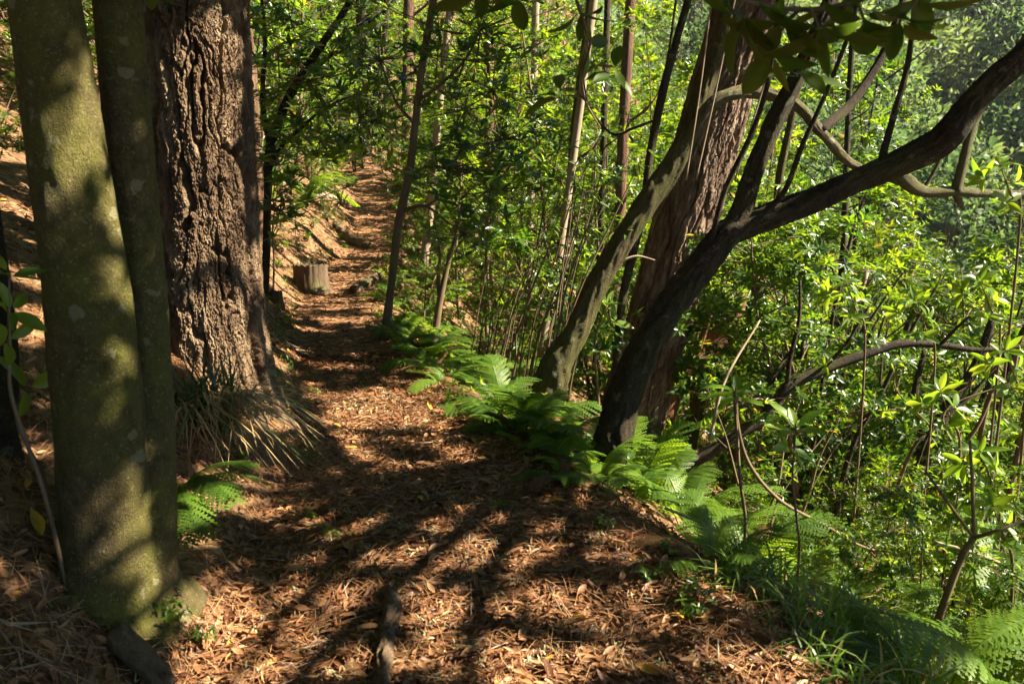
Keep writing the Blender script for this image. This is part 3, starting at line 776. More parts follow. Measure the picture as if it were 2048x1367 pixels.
# slope below the path (right side)
def r_ok(lo, near):
    return lambda x, y: x > eR(y) + lo and (x * x + y * y) > near ** 2
def right_near(x, y):
    place(random.choice(V_BUSH), 'laurel_bush', 'leafy evergreen bush on the near slope below the path', 'bush', x, y, 'bushes on the slope below the path', random.uniform(.8, 1.25), tilt=8)
scatter(34, (.6, 9), (5.5, 12), .85, right_near, r_ok(2.4, 6.8))
def right_light(x, y):
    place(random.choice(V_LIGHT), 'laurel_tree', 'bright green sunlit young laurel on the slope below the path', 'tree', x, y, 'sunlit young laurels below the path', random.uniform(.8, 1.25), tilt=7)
scatter(80, (.5, 24), (8, 26), 1.15, right_light, r_ok(2.6, 8.8))
def right_pole(x, y):
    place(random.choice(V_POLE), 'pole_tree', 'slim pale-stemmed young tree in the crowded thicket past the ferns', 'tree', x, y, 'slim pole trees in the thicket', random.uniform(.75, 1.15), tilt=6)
scatter(60, (-1.8, 9), (9.5, 22), .75, right_pole, r_ok(1.6, 9))
def right_tree(x, y):
    place(random.choice(V_TREE), 'laurel_tree', 'dense dark laurel tree deep in the valley thicket', 'tree', x, y, 'dense laurels of the valley thicket', random.uniform(.9, 1.5), tilt=6)
scatter(60, (1, 34), (14, 40), 2.0, right_tree, r_ok(4, 14))
V_TALL = [plant_meshes('tall', 600 + k, 9.5, .10, .5, 20, .26, 9, 2, 8, .15, M['laurel'], M['darkbark'], lean=.1, hi=False) for k in range(3)]  # added to cast shade on the slope; most stand beyond the right edge
for k, (x, y, lab) in enumerate(((7.6, 9.0, 'tall laurel rising from the gully just past the edge of the dark limb'), (9.5, 12.5, 'tall laurel on the valley side behind the lichen-grey bough'), (10.5, 6.5, 'tall laurel at the valley edge of the gully ferns'),
                             (13.0, 9.5, 'unseen tall laurel added far down the valley to shade the slope'), (8.0, 18.5, 'tall laurel beyond the reddish pine top'))):
    place(V_TALL[k % 3], 'laurel_tree', lab, 'tree', x, y, 'tall laurels on the valley slope', random.uniform(.8, 1.0)); taken.append((x, y))
V_NEAR = [plant_meshes('near', 650 + k, 4.2, .035, .45, 20, .32, 9, 2, 9, .105, M['laurel_light' if k != 1 else 'laurel'], M['twig'], lean=.3) for k in range(3)]
for k, (x, y, sc, lab) in enumerate(((2.7, 6.6, .85, 'leafy laurel crown just under the middle of the dark limb'), (3.4, 7.3, .95, 'leafy laurel crown behind the bend of the level limb'), (4.2, 6.9, 1.0, 'glossy laurel crown under the lichen-grey bough'), (5.0, 8.0, 1.1, 'laurel crown at the edge beyond the lichen-grey bough'),
                             (4.9, 6.3, .9, 'laurel crown reaching in from the edge over the gully trunk'), (2.6, 8.4, .95, 'laurel crown showing between the broken red trunk and the dark limb'), (5.9, 7.4, 1.05, 'laurel crown at the very edge below the lichen-grey bough'), (3.6, 9.0, 1.1, 'bright laurel crown behind the end of the mossy arching branch'))):
    place(V_NEAR[k % 3], 'laurel_tree', lab, 'tree', x, y, None, sc, tilt=6); taken.append((x, y))
# ahead, where the hillside swings across
def ahead(x, y):
    place(random.choice(V_TREE + V_LIGHT[:2]), 'laurel_tree', 'laurel tree on the slope where the path disappears', 'tree', x, y, 'laurels around the far end of the path', random.uniform(.8, 1.3), tilt=5)
scatter(95, (-14, 12), (19, 40), 1.35, ahead, lambda x, y: x < eL(y) - .8 or x > eR(y) + .9 or y > 24)
def ahead_b(x, y):
    place(random.choice(V_BUSH), 'laurel_bush', 'leafy bush in the shade where the path disappears', 'bush', x, y, 'bushes around the far end of the path', random.uniform(.7, 1.2), tilt=8)
scatter(80, (-12, 6), (15, 30), .85, ahead_b, lambda x, y: x < eL(y) - 1.0 or x > eR(y) + .7 or y > 22.6)
# along both sides of the far path
def overhang(x, y, v, sc):
    place(v, 'laurel_tree', 'laurel leaning its crown over the far stretch of path', 'tree', x, y, 'laurels overhanging the far path', sc, tilt=4)
for k, (dy, dx) in enumerate(((11.2, -1.5), (12.6, -1.9), (13.8, -1.0), (14.6, -2.0), (15.6, -1.2), (16.6, -2.0), (17.4, -.9), (18.6, -1.7), (19.6, -1.0), (20.6, -1.8), (21.6, -.8), (22.8, -1.4), (23.2, .5), (24.4, -.5), (24.0, 1.6), (25.5, .6))):
    overhang(float(eL(dy)) + dx, dy, (V_LIGHT + V_TREE)[k % 9], random.uniform(.85, 1.15))
for k, (dy, dx) in enumerate(((11.5, 1.2), (12.4, .9), (13.2, 1.7), (14.2, .9), (15.0, 1.8), (15.8, .9), (16.8, 1.5), (17.8, .8), (18.8, 1.6), (19.8, .9), (20.8, 1.6), (21.8, 1.0), (10.4, 1.5), (13.0, 2.6), (16.0, 2.8), (19.0, 2.6))):
    overhang(float(eR(dy)) + dx, dy, (V_POLE + V_LIGHT)[(k * 5) % 8], random.uniform(.5, .72))
for k, (x, y) in enumerate(((-4.3, 22.4), (-5.0, 22.9), (-3.6, 22.6), (-5.8, 22.2), (-4.6, 24.0), (-3.0, 23.4), (-6.4, 23.2), (-2.4, 22.5), (-5.4, 24.6), (-3.8, 25.0))):
    place(V_BUSH[k % 4], 'laurel_bush', 'leafy bush closing off the far end of the path', 'bush', x, y, 'bushes closing the path end', random.uniform(.6, .9), tilt=8)
def far_ahead(x, y):
    place(random.choice(V_TREE), 'laurel_tree', 'laurel tree high on the slope ahead', 'tree', x, y, 'laurels high on the slope ahead', random.uniform(1.2, 1.7), tilt=5)
scatter(26, (-6, 16), (38, 62), 2.4, far_ahead)
for k, (x, y, sc) in enumerate(((-4.9, 7.6, .42), (-5.8, 8.4, .5), (-6.4, 9.6, .7), (-5.2, 9.0, .4), (-7.0, 10.8, .8), (-4.4, 6.6, .3), (-6.6, 8.2, .55))):
    place((V_BUSH + V_TREE)[(k * 2) % 9], 'laurel_bush', 'dark leafy shrub on the upper bank beyond the double trunk', 'bush', x, y, 'shrubs on the upper bank beyond the double trunk', sc, tilt=8)
# bank above the path (left side)
def left_t(x, y):
    place(random.choice(V_TREE), 'laurel_tree', 'dark laurel tree on the bank above the path', 'tree', x, y, 'laurels on the bank above the path', random.uniform(.8, 1.2), tilt=5)
scatter(40, (-18, -3), (9, 26), 1.2, left_t, lambda x, y: x < eL(y) - 2.0)
def left_b(x, y):
    place(random.choice(V_BUSH), 'laurel_bush', 'leafy bush on the bank above the path', 'bush', x, y, 'bushes on the bank above the path', random.uniform(.6, 1.0), tilt=8)
scatter(40, (-10, -3), (11.5, 22), .8, left_b, lambda x, y: x < eL(y) - 1.15)

# far hillside across the valley
V_FAR = []
for k in range(4):
    r = np.random.default_rng(500 + k); b = MB(); w = MB()
    tube(w, np.array([[0, 0, -1], [.1, 0, 2], [0, .1, 5]]), [.25, .2, .1], 6, .1, k)
    cl = np.array([rdir(r, r.uniform(-.2, 1.4)) * r.uniform(1.2, 2.6) for _ in range(34)]) * [1, 1, 1.15] + [0, 0, 4.3]
    idx = r.integers(0, 34, 1500)
    off = r.normal(0, 1, (1500, 3)); off /= np.linalg.norm(off, axis=1, keepdims=True)
    pos = cl[idx] + off * r.uniform(.45, .85, (1500, 1))
    emit(b, pos, off + r.normal(0, .6, (1500, 3)), off + r.normal(0, .5, (1500, 3)), r.uniform(.25, .5, 1500), r.uniform(.14, .26, 1500), r.uniform(0, 1, 1500), False)
    V_FAR.append((w.mesh('far_wood', M['twig']), b.mesh('far_foliage', M['fartree'])))
def far_t(x, y):
    place(random.choice(V_FAR), 'hillside_tree', 'pale hazy tree on the hillside across the valley', 'tree', x, y, 'trees on the hillside across the valley', random.uniform(.8, 1.9), stem='trunk')
scatter(190, (14, 100), (22, 130), 3.6, far_t, lambda x, y: 0.85 * x + 0.5 * y > 43 and x > .15 * y)

# ------------------------------------------------------------------ sprigs: individual large leaves
def big_leaf_mesh(seed, aspect=.36, curl=.2):
    r = np.random.default_rng(seed)
    n = 9; t = np.linspace(0, 1, n)
    w = aspect * .5 * np.sin(np.pi * np.clip(t, .01, .995) ** .85) ** .8
    w[0] = .01; w[-1] = .002
    z = -curl * t ** 2
    V = []
    for i in range(n):
        wav = .012 * math.sin(9 * t[i] + seed)
        V += [[t[i], -w[i], z[i] + .3 * w[i] + wav], [t[i], -.5 * w[i], z[i] + .10 * w[i]], [t[i], 0, z[i]], [t[i], .5 * w[i], z[i] + .10 * w[i]], [t[i], w[i], z[i] + .3 * w[i] - wav]]
    q = [[i * 5 + j, i * 5 + j + 1, i * 5 + 6 + j, i * 5 + 5 + j] for i in range(n - 1) for j in range(4)]
    b = MB(); b.add(V, [np.array(q)], r.uniform(.1, .9))
    tube(b, np.array([[-.12, 0, .01], [0, 0, 0]]), [.008, .008], 4, 0, 0, .5)
    return b.mesh('leaf', M['bigleaf_shade'])
BIG = [big_leaf_mesh(k, .34 + .05 * (k % 3), .05 + .11 * (k % 4)) for k in range(8)]

M['bigleaf_sun'] = leaf_mat('large_laurel_leaf_sun', [(0, (.05, .11, .015)), (.5, (.08, .16, .02)), (1, (.14, .2, .03))],
                       [(0, (.18, .32, .015)), (.5, (.28, .44, .02)), (1, (.42, .50, .03))], .5, .35, .45)  # same large leaf brightened: sunlight put into the colour
def recol(me, mat):
    c = me.copy(); c.materials.clear(); c.materials.append(mat); return c
SPR = [recol(m_, M['bigleaf_sun']) for m_ in BIG]
def frame(d, n):
    d = Vector(d).normalized(); n = Vector(n); y = n.cross(d).normalized(); z = d.cross(y)
    return Matrix((d, y, z)).transposed().to_euler()
def whorl(root, base, c, axis, n, size, mat_meshes, spread=(55, 95), droop=.3, seed=0):
    r = np.random.default_rng(seed)
    a = np.asarray(axis, float); a /= np.linalg.norm(a)
    e1 = np.cross(a, [0.3, 1, .2]); e1 /= np.linalg.norm(e1); e2 = np.cross(a, e1)
    for k in range(n):
        ph = 2.4 * k + r.normal(0, .25); th = R_(r.uniform(*spread))
        rd = e1 * math.cos(ph) + e2 * math.sin(ph)
        d = a * math.cos(th) + rd * math.sin(th); d[2] -= r.uniform(0, droop)
        nr = a * math.sin(th) - rd * math.cos(th) + r.normal(0, .15, 3)
        s = size * r.uniform(.65, 1.1)
        obj('leaf', mat_meshes[int(r.integers(0, len(mat_meshes)))], root, rel(c, base) + d / np.linalg.norm(d) * size * .1 - a * r.uniform(0, .25) * size, frame(d, nr), s)

# branch of large leaves hanging into the top of the view
def hang(label, stem, rad, tips, size, seed, group=None):
    P = poly_px(stem); b = P[0]
    t = thing('leafy_branch', label, 'branch', b)
    obj('twig', trunk_mesh('twig', P, rad, M['twig'], b, 7, 8, .1, seed), t)
    for k, (px, py, Y, ax, n) in enumerate(tips):
        c = PY(px, py, Y)
        j = int(np.argmin(np.linalg.norm(P - c, axis=1)))
        tw = obj('twig', trunk_mesh('twig', np.array([P[j], (P[j] + c) / 2 + [0, 0, .02], c]), [.005, .004, .003], M['twig'], b, 6, 5, .1, seed + k), t)
        whorl(tw, b, c, ax, n, size, BIG, (50, 100), .55, seed * 31 + k)
    return t
hang('overhanging branch of large broad shaded leaves in front of the pine top', [(1800, -60, 1.95), (1700, 5, 1.95), (1600, 20, 1.95), (1500, 5, 1.95), (1440, -20, 1.95)], [.008, .007, .006, .005, .003],
     [(1640, 60, 1.9, (-.3, -.4, -.8), 7), (1560, 50, 1.95, (-.5, -.3, -.6), 6), (1470, 35, 1.95, (-.8, 0, -.4), 7), (1730, 50, 1.95, (.2, -.3, -.9), 6), (1600, 135, 2.2, (0, -.2, .5), 5), (1540, 110, 2.0, (-.6, -.2, -.4), 5), (1680, 20, 1.95, (.3, -.3, -.5), 5)], .125, 3)
hang('overhanging twig of yellowing mottled leaves near the top corner', [(1900, -80, 1.9), (1850, -20, 1.9), (1810, 30, 1.9)], [.006, .005, .003], [(1800, 45, 1.9, (-.2, -.2, -.9), 7), (1840, 10, 1.9, (.4, -.2, -.6), 4)], .125, 5)
hang('curling twig with bright backlit leaves hanging left of the red-brown stem', [(1130, -60, 2.7), (1160, 20, 2.7), (1175, 70, 2.7), (1180, 90, 2.7), (1165, 150, 2.75), (1170, 200, 2.8), (1200, 255, 2.9)], [.006, .006, .005, .005, .004, .004, .003],
     [(1182, 82, 2.7, (.8, -.3, .1), 5), (1230, 135, 2.8, (.2, -.3, .7), 6), (1120, 180, 2.8, (0, -.3, .8), 5), (1165, 35, 2.7, (.3, -.2, -.6), 4)], .115, 7)
hang('mottled yellow leaves dangling at the top edge above the slender tree', [(960, -80, 2.1), (980, -30, 2.1), (1030, -10, 2.1)], [.006, .005, .003], [(1030, -5, 2.1, (.1, -.2, -.9), 5), (960, -20, 2.0, (-.3, -.2, -.6), 5)], .12, 9)
hang('leaf tips dangling at the top edge between the double trunk and the pine', [(330, -90, 2.6), (310, -30, 2.6)], [.005, .003], [(300, -15, 2.6, (0, -.2, -.9), 5)], .11, 11)

# upright leafy sprigs rising from the slope
def sprig(label, stem, rad, tips, size, seed, name='leafy_sprig', group=None):
    P = poly_px(stem)
    gz = float(T(P[0][0], P[0][1]))
    if P[0][2] > gz + .05:
        P = np.vstack([[P[0][0] + .06, P[0][1] + .05, gz - .03], P[0] * .5 + .5 * np.array([P[0][0] + .09, P[0][1] + .04, gz]), P]); rad = [rad[0] * 1.3, rad[0] * 1.15] + list(rad)
    b = P[0].copy()
    t = thing(name, label, 'sapling', b, group)
    obj('stem', trunk_mesh('stem', P, rad, M['twig'], b, 7, 6, .1, seed), t)
    for k, (px, py, Y, ax, n) in enumerate(tips):
        whorl(t, b, PY(px, py, Y), ax, n, size, SPR, (35, 85), .15, seed * 17 + k)
sprig('sprig of long bright leaves rising in front of the level limb', [(1590, 1010, 3.6), (1585, 950, 3.6), (1590, 880, 3.6), (1592, 845, 3.6)], [.006, .005, .004, .003], [(1592, 850, 3.6, (.1, -.2, .9), 9), (1588, 890, 3.6, (.4, -.3, .4), 5)], .15, 21)
sprig('upright sprig of glossy leaves above the fern arch', [(1480, 960, 3.7), (1475, 880, 3.7), (1470, 800, 3.7), (1473, 775, 3.7)], [.008, .007, .005, .004], [(1475, 785, 3.7, (0, -.2, 1), 8)], .15, 23)
sprig('small bright sprig beside the fern fronds at the gully edge', [(1660, 1270, 3.2), (1655, 1220, 3.2), (1655, 1195, 3.2)], [.005, .004, .003], [(1655, 1198, 3.2, (0, -.1, 1), 6)], .075, 25)
sprig('sunlit sprig with folded leaves next to the slender gully trunk', [(1705, 1270, 3.3), (1708, 1220, 3.3), (1710, 1195, 3.3)], [.005, .004, .003], [(1712, 1198, 3.3, (.1, -.2, 1), 7)], .11, 27)
sprig('pale rosette of leaves on a twig in front of the laurel trunks', [(1190, 700, 6.3), (1200, 640, 6.3), (1215, 610, 6.3)], [.01, .008, .006], [(1216, 605, 6.3, (.2, -.3, .9), 9), (1228, 640, 6.3, (.5, -.3, .5), 6)], .17, 29)
sprig('dark leafy sprig at the edge beside the double trunk', [(25, 800, 2.3), (20, 700, 2.3), (18, 610, 2.3), (20, 540, 2.3)], [.006, .005, .004, .003], [(18, 540, 2.3, (.2, -.2, 1), 5), (22, 620, 2.3, (.6, -.3, .5), 5), (20, 680, 2.3, (.7, -.3, .2), 4)], .10, 31)
sprig('low green shoot in the shadows left of the double trunk', [(35, 850, 2.5), (45, 800, 2.5), (60, 775, 2.5)], [.004, .004, .003], [(62, 775, 2.5, (.8, -.2, .3), 3)], .12, 33)
for k, (px, py, Y, s, lab) in enumerate((
    (1880, 780, 4.4, .14, 'bright leaf cluster over the gully trunk'), (1960, 900, 3.6, .13, 'leaf cluster reaching in at the edge above the forked sapling'), 
    (2010, 700, 4.0, .14, 'sunlit leaf cluster at the tip of the level limb'), (2000, 330, 4.4, .13, 'backlit leaf cluster under the dark limb near the corner'), 
    (1690, 560, 5.0, .13, 'leaf cluster hanging below the middle of the dark limb'), (1960, 560, 4.6, .13, 'dense leaf cluster under the lichen-grey bough near the edge'), 
    (1985, 1010, 3.2, .12, 'mottled leaf cluster beside the forked sapling tip'), (1830, 600, 5.0, .13, 'broad leaf cluster above the bend of the level limb'),)):
    sprig(lab + ' on its own twig', [(px + 40, py + 120, Y + .1), (px + 22, py + 60, Y), (px, py, Y)], [.007, .005, .003],
          [(px, py, Y, (-.3, -.4, .7), 8), (px + 30, py + 35, Y, (.5, -.4, .5), 6), (px - 35, py + 25, Y, (-.8, -.3, .3), 6), (px + 14, py + 70, Y, (-.1, -.6, .4), 6)], s * .8, 41 + k)

# left shrub: leafy sprays on the small dark laurel, as sprigs of its branches
def sprays(tree, pts, size, seed, mat='laurel'):
    r = np.random.default_rng(seed); b = MB(); base = np.array(tree.location); C = []; A = []
    w = MB()
    for (px, py, Y) in pts:
        c = PY(px, py, Y)
        for k in range(15):
            q = c + r.normal(0, .27, 3) * [1, 1, .7]; C.append(q - base); A.append(np.array([r.normal(0, .4), -.4, .8]))
            tube(w, np.array([c - base, (c + q) / 2 - base + [0, 0, -.02], q - base]), [.006, .003], 4, 0, 0)
    rosettes(b, C, A, 9, size, .33, True, r)
    obj('spray', b.mesh('spray', M[mat]), tree); obj('twigs', w.mesh('twigs', M['twig']), tree)['kind'] = 'stuff'
sprays(LS, [(560, 170, 8.4), (620, 160, 8.3), (650, 215, 8.2), (700, 190, 8.1), (720, 235, 8.0), (600, 240, 8.3), (560, 330, 8.3), (545, 400, 8.2), (590, 120, 8.4), (540, 250, 8.4), (660, 110, 8.4), (520, 60, 8.4), (580, 40, 8.4), (750, 240, 7.9), (640, 280, 8.2), (560, 420, 8.1), (690, 60, 8.4)], .13, 3, 'laurel_light')
sprays(CT, [(950, 340, 7.5), (930, 470, 7.4), (900, 335, 7.5), (930, 120, 7.6), (960, 60, 7.5), (760, 120, 7.7), (880, 60, 7.6), (980, 380, 7.4), (1000, 280, 7.5), (985, 180, 7.5), (930, 220, 7.6)], .13, 4)

# ------------------------------------------------------------------ ferns
def frond_mesh(seed, npin=22, droop=.55, plen=.26, teeth=9, ang=62):
    r = np.random.default_rng(seed); b = MB()
    t = np.linspace(0, 1, 24)
    R = np.stack([t * (1 - .25 * droop * t), .04 * np.sin(3 * t + seed), .30 * t - droop * t ** 2.1], -1)
    tube(b, R, [.007, .005, .002], 4, 0, 0, .1, False)
    tg = np.gradient(R, axis=0); tg /= np.linalg.norm(tg, axis=1, keepdims=True)
    for k in range(npin):
        f = .18 + .81 * (k / (npin - 1)); i = f * 23
        p = np.array([np.interp(i, np.arange(24), R[:, c]) for c in range(3)]); g = tg[int(i)]
        side = np.cross([0, 0, 1], g); side /= np.linalg.norm(side); nz = np.cross(g, side)
        L = plen * (math.sin(math.pi * (1 - f) ** .62 * .93 + .12)) * r.uniform(.9, 1.08)
        L = max(L, .02)
        for s in (-1, 1):
            a = R_(ang - 18 * f) + r.normal(0, .05)
            d = g * math.cos(a) + side * s * math.sin(a)
            d = d - np.array([0, 0, r.uniform(.05, .3)]); d /= np.linalg.norm(d)
            w = np.cross(nz, d); w /= np.linalg.norm(w); nn = np.cross(d, w)
            m = max(3, int(round(teeth * L / plen)))
            u = np.linspace(0, 1, m + 1); cent = p + np.outer(u * L, d) - np.outer(.22 * L * u ** 2, [0, 0, 1.0])
            hw = .115 * plen * (1 - u) ** .6 + .002
            vs = [cent]; tr = []
            tips = []
            for q in range(m):
                mid = (cent[q] + cent[q + 1]) * .5
                for sg in (-1, 1):
                    tips.append(mid + w * sg * hw[q] * 1.25 + d * L / m * .55 + nn * r.uniform(-.1, .25) * hw[q])
                    base = m + 1 + len(tips) - 1
                    tr.append([q, q + 1, base] if sg > 0 else [q + 1, q, base])
            b.add(np.vstack([cent, np.array(tips)]), [np.array(tr)], r.uniform(.2, .8))
    return b.mesh('frond', M['fern'])
FROND = [frond_mesh(1, 22, .55), frond_mesh(2, 24, .8), frond_mesh(3, 20, .35, .30), frond_mesh(4, 22, .65, .22), frond_mesh(5, 18, .45, .34, 11, 70)]
FROND_LO = [frond_mesh(11, 14, .6, .28, 4), frond_mesh(12, 12, .45, .32, 4)]

M['deadfern'] = leaf_mat('dead_fern_frond', [(0, (.10, .055, .025)), (1, (.22, .13, .06))], [(0, (.2, .1, .03)), (1, (.32, .18, .07))], .3, .6, .2, .5)
DEADF = [recol(FROND[1], M['deadfern']), recol(FROND[3], M['deadfern'])]
def fern(x, y, n, size, label, group=None, seed=0, z=None, lo=False, az=None, up=(18, 55), rng_az=360, meshes=None, dead=.09):
    r = np.random.default_rng(seed * 7 + 13)
    zz = T(x, y) if z is None else z
    t = thing('fern', label, 'fern', (x, y, zz), group)
    ms = meshes or (FROND_LO if lo else FROND)
    for k in range(n):
        a = (az if az is not None else 0) + (k / n - .5 * (rng_az < 360)) * rng_az + r.normal(0, 14)
        e = r.uniform(*up)
        o = obj('frond', DEADF[int(r.integers(0, 2))] if r.uniform() < dead else ms[int(r.integers(0, len(ms)))], t, (.02 * math.cos(R_(a)), .02 * math.sin(R_(a)), 0), None, size * r.uniform(.75, 1.12))
        o.rotation_euler = (R_(r.uniform(-14, 14)), -R_(e), R_(a))
    return t
def fern_px(px, py, n, size, label, **k):
    g = GND(px, py); return fern(g[0], g[1], n, size, label, **k)
fern_px(352, 985, 7, .46, 'bright green fern by the foot of the double trunk beside the path', seed=1, az=-25, rng_az=170, up=(20, 50), dead=0)
fern_px(612, 400, 9, .95, 'pale sunlit arching fern on the bank above the far path', seed=2)
fern_px(575, 300, 7, 1.2, 'large shaded blue-green fern behind the pale sunlit fern', seed=3)
fern_px(485, 740, 4, .26, 'small light fern growing at the foot of the plated pine', seed=4, az=-40, rng_az=160)
for k, (px, py, Y, n, s, lab) in enumerate((
    (1045, 880, 4.9, 7, .42, 'feathery fern at the path edge below the leaning laurel'), (1120, 890, 4.7, 7, .48, 'tall dark fern crossing the leaning laurel foot'), (1190, 930, 4.4, 6, .42, 'dark fern in the middle of the path-edge fern bank'),
    (1290, 900, 4.4, 7, .52, 'broad fern in front of the dark laurel foot'), (1370, 910, 4.2, 6, .58, 'large yellow-green fern arching over the slope edge'), (1450, 940, 4.0, 6, .48, 'arching fern at the outer end of the fern bank'),
    (1000, 800, 5.6, 7, .5, 'light fern among the thin saplings at the path edge'), (1240, 820, 5.2, 7, .55, 'fern rising between the two leaning laurels'), (1330, 860, 4.9, 7, .55, 'fern in front of the reddish pine foot'),
    (1500, 1120, 3.8, 7, .5, 'dark spreading fern under the bare arching stem'), (1420, 1190, 3.1, 6, .34, 'low dark fern on the litter at the path edge'), (1560, 1060, 4.2, 7, .5, 'fern on the slope below the bare arching stem'))):
    p = PY(px, py, Y); z = T(p[0], p[1])
    fern(p[0], p[1], n, s, lab, seed=20 + k, up=(25, 70))
for k, (px, py, Y, n, s, az, ra, lab) in enumerate((
    (1800, 1290, 3.0, 5, .5, 60, 360, 'fern with long feathery fronds low on the slope'), (2030, 1260, 2.6, 7, .8, 180, 360, 'large dark fern filling the bottom corner'),
    (1960, 1150, 3.3, 6, .6, 200, 360, 'shaded fern behind the forked sapling'), (1890, 1380, 2.5, 6, .7, 150, 360, 'dark fern low in the bottom corner under the forked sapling'), (1640, 1060, 4.6, 7, .55, 0, 360, 'light fern on the far side of the gully trunk'))):
    p = PY(px, py, Y)
    fern(p[0], p[1], n, s, lab, seed=50 + k, az=az, rng_az=ra, up=(10, 45), z=max(T(p[0], p[1]), p[2] - .25))
# shrubs and thin leaning stems on the drop below the path
taken = []
def drop_b(x, y):
    place(random.choice(V_BUSH + V_LIGHT), 'low_shrub', 'low fine-leaved shrub on the steep drop beside the ferns', 'bush', x, y, 'low shrubs on the steep drop', random.uniform(.28, .5), tilt=14)
scatter(52, (1.2, 6.5), (3.0, 8.5), .42, drop_b, lambda x, y: x > eR(y) + 1.2 and x > .30 * y)
rs = np.random.default_rng(88)
for k in range(34):
    x0 = rs.uniform(1430, 2080); Y = rs.uniform(5.2, 11); y0 = rs.uniform(820, 1180); ln = rs.uniform(220, 520); le = rs.uniform(.25, .95)
    pts_ = [(x0, y0, Y)] + [(x0 + le * ln * f + rs.normal(0, 9), y0 - ln * f ** .95 + rs.normal(0, 5), Y) for f in (.25, .5, .75, 1.0)]
    th = rs.uniform(.010, .028)
    solo('leaning_sapling', 'thin dark stem leaning out of the tangled thicket in the gully', 'sapling', pts_, [th, th * .9, th * .8, th * .6, th * .3], M['twig' if k % 3 else 'darkbark'], 6, .15, 700 + k, ground=True, group='leaning stems in the gully thicket',
         twigs=[([pts_[2], (pts_[2][0] + 60 * rs.normal(), pts_[2][1] - 90, Y + .1), (pts_[2][0] + 110 * rs.normal(), pts_[2][1] - 150, Y + .1)], [th * .5, th * .35, th * .15])])
# small growth on the bank above the far path
taken = []
def bank_b(x, y):
    place(random.choice(V_BUSH + V_LIGHT), 'low_shrub', 'low green shrub on the bank above the far path', 'bush', x, y, 'low shrubs on the far bank', random.uniform(.22, .42), tilt=10)
scatter(46, (-8, -3), (10.5, 22), .38, bank_b, lambda x, y: eL(y) - 3.2 < x < eL(y) - .35 and not (y < 12.5 and x > eL(y) - .9))
def verge_b(x, y):
    place(random.choice(V_BUSH + V_LIGHT), 'low_shrub', 'low green shrub at the outer verge of the far path', 'bush', x, y, 'low shrubs on the outer verge', random.uniform(.2, .4), tilt=10)
scatter(34, (-4, 2), (8.5, 21), .4, verge_b, lambda x, y: eR(y) + .45 < x < eR(y) + 2.6)
# low ferns along the outer side of the path
def edge_fern(x, y):
    fern(x, y, 6, random.uniform(.35, .6), 'low bright fern in the green verge on the outer side of the path', 'verge ferns', int(x * 37 + y * 91) % 997, lo=y > 8)
taken = []
scatter(40, (-2.4, 3.0), (5.5, 15), .36, edge_fern, lambda x, y: eR(y) + .22 < x < eR(y) + 2.2 and y > 5.2)
def rim_fern(x, y):
    fern(x, y, 6, random.uniform(.22, .42), 'small feathery fern right on the outer rim of the path', 'rim ferns', int(x * 53 + y * 71) % 997)
scatter(34, (-1.6, 1.2), (3.9, 8.2), .17, rim_fern, lambda x, y: eR(y) + .0 < x < eR(y) + .55)
def bank_fern(x, y):
    fern(x, y, 6, random.uniform(.3, .7), 'small fern on the bank above the far path', 'bank ferns', int(-x * 37 + y * 91) % 997, lo=True)
scatter(20, (-7, -3), (11, 21), .6, bank_fern, lambda x, y: x < eL(y) - .3)

# ------------------------------------------------------------------ thin saplings at the path edge, far trunks
r = np.random.default_rng(77)
for k in range(42):
    x0 = r.uniform(930, 1130); Y = r.uniform(5.9, 7.6); y0 = 820 - (Y - 5.9) * 45 + r.uniform(-15, 15)
    ln = r.uniform(200, 520); lean = r.uniform(.12, .42)
    pts = [(x0, y0, Y)] + [(x0 + lean * ln * f ** 1.25 + r.normal(0, 5), y0 - ln * f, Y) for f in (.25, .5, .75, 1.0)]
    th = r.uniform(.004, .010)
    t = solo('thin_sapling', 'thin bare stem in the cluster of wiry saplings along the path edge', 'sapling', pts, [th, th * .95, th * .85, th * .7, th * .4], M['twig'], 6, .12, 200 + k, ground=True, group='wiry saplings along the path edge')
    if k % 2 == 0:
        b = MB(); base = np.array(t.location); tips = [PY(*pts[-1]), PY(*pts[-2])]
        C = [tip - base + r.normal(0, .09, 3) for tip in tips for _ in range(3)]
        rosettes(b, C, [np.array([r.normal(0, .4), -.3, .8]) for _ in C], 6, .085, .3, True, r)
        obj('foliage', b.mesh('foliage', M['laurel_light']), t)
